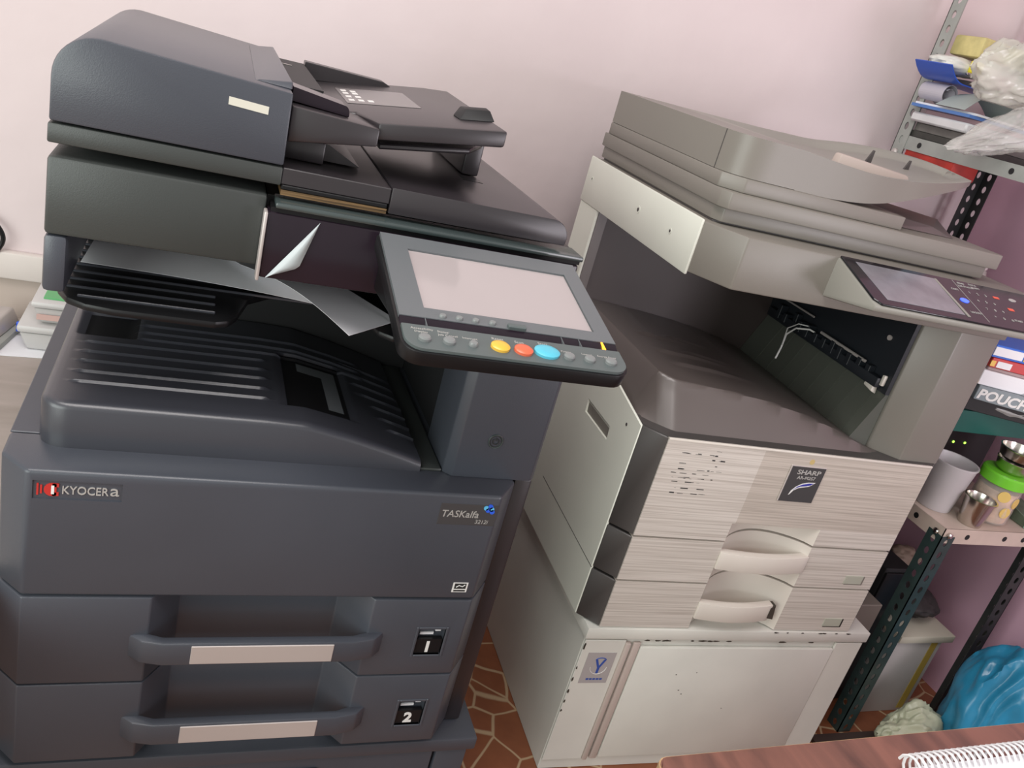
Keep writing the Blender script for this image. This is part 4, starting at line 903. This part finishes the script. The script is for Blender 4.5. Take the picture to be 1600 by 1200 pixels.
tag(build(MB().use(mat('yellow kraft', (.58, .50, .22), .5, var=.25, vscale=25)).prism([(1.69, .68), (1.97, .67), (1.97, .77), (1.69, .77)], 'z', 1.487, 1.530, .006), 'envelope_bundle', None), 'yellowish envelope bundle topmost at the back of the upper shelf', 'envelopes')
tag(build(MB().use(milkbag).blob((1.672, .555, 1.462), .100, .055, .062, .24, 3.2, 5, 1.40, 5, None, (.7, 1.6, 2.2), .6), 'plastic_bag', milkbag, None, None, 70), 'cloudy plastic bag bulging over the middle of the upper shelf', 'bag')
tag(build(MB().use(mat('pale blue cloth pack', (.32, .46, .56), .5, var=.15, vscale=60, stretch=(40, 1, 1))).blob((1.675, .472, 1.47), .075, .014, .026, .1, 4, 4, None, 9, Matrix.Translation((1.675, .472, 1.47)) @ Matrix.Rotation(.42, 4, 'Y') @ Matrix.Translation((-1.675, -.472, -1.47))), 'cloth_pack', None, None, None, 60), 'pale blue striped pack leaning in front of the cloudy bag', 'cloth pack')
tag(build(MB().use(clearbag).blob((1.69, .50, 1.356), .155, .052, .046, .26, 3.4, 5, None, 11, Matrix.Translation((1.69, .50, 1.356)) @ Matrix.Rotation(-.36, 4, 'Y') @ Matrix.Translation((-1.69, -.50, -1.356)), (.8, 1.6, 2.4), .5, .55), 'plastic_bag', clearbag, None, None, 70), 'crinkled clear plastic bag drooping over the edge of the upper shelf', 'bag')

# under the cream shelf
cpu = T_('computer_case', 'black computer case in the shade under the cream shelf', 'computer', (1.735, .50, 0))
build(MB().box(1.69, 1.772, .30, .72, 0, .40, .004), 'body', blackm, cpu)
build(MB().box(1.692, 1.770, .294, .2995, .01, .39, .003), 'front_bezel', black, cpu)
tag(build(MB().use(mat('brown carton', (.20, .17, .15), .6, var=.1)).box(1.535, 1.63, .22, .46, 0, .36, .002, 1).use(yel_b).prism([(1.536, .335), (1.536, .359), (1.562, .359), (1.55, .34)], 'y', .219, .2197), 'carton', None), 'grey brown carton with a yellow corner standing beside the white cabinet', 'carton')
bx = T_('file_box', 'cream white file box with a mustard stripe under the cream shelf', 'box', (1.86, .35, 0))
build(MB().use(mat('white carton', (.55, .52, .50), .5, var=.05)).box(1.78, 1.93, .255, .44, 0, .225, .002), 'body', None, bx)
build(MB().use(mat('mustard stripe', (.42, .30, .06), .5)).box(1.895, 1.915, .2535, .2545, .01, .222), 'stripe', None, bx, 'mustard stripe')
build(MB().use(mat('cream lid', (.58, .55, .45), .5)).box(1.775, 1.95, .245, .45, .2255, .245, .002), 'lid', None, bx)
tag(build(MB().blob((1.86, .35, .282), .08, .08, .034, .2, 5, 4, .2455, 21), 'cloth_bag', mat('black cloth', (.035, .03, .03), .7, var=.3, vscale=20), None, None, 60), 'dark cloth bag slumped on top of the cream white file box', 'bag')
tag(build(MB().blob((1.865, .41, .353), .05, .03, .028, .2, 5, 4, .3265, 23), 'paper_bag', mat('crumpled kraft', (.30, .22, .17), .7, var=.2, vscale=20), None, None, 60), 'crumpled brown paper bag behind the dark cloth bag', 'bag')
tag(build(MB().blob((1.782, .13, .06), .078, .05, .08, .22, 3.2, 5, .001, 31, None, (1, 1.5, 1.8), -.6, .4), 'plastic_bag', greenbag, None, None, 70), 'pale green plastic bag on the floor before the rack', 'bag')
tag(build(MB().blob((1.955, .075, .185), .118, .10, .178, .15, 3, 5, .001, 41, None, (1.6, 1.6, .8), -.5), 'plastic_bag', blueplastic, None, None, 70), 'large bright blue plastic bag on the floor at right', 'bag')
tag(build(MB().use(mat('floor shade tone', (.05, .032, .026), .6, var=.2)).prism([(1.56, .02), (1.79, .0), (1.80, .188), (1.575, .19)], 'z', .0005, .010), 'floor_shade', None), 'added dark sheet standing in for shade on the floor before the rack', 'floor_shade')  # thin dark sheet added to stand for the shaded floor here
pts = [(1.70, .80, .56), (1.70, .70, .50), (1.705, .60, .46), (1.72, .50, .45), (1.74, .45, .50), (1.78, .44, .535)]
tag(build(MB().tube(smooth(pts), .004, 8), 'cable', black), 'black cable hanging under the cream shelf', 'cable')
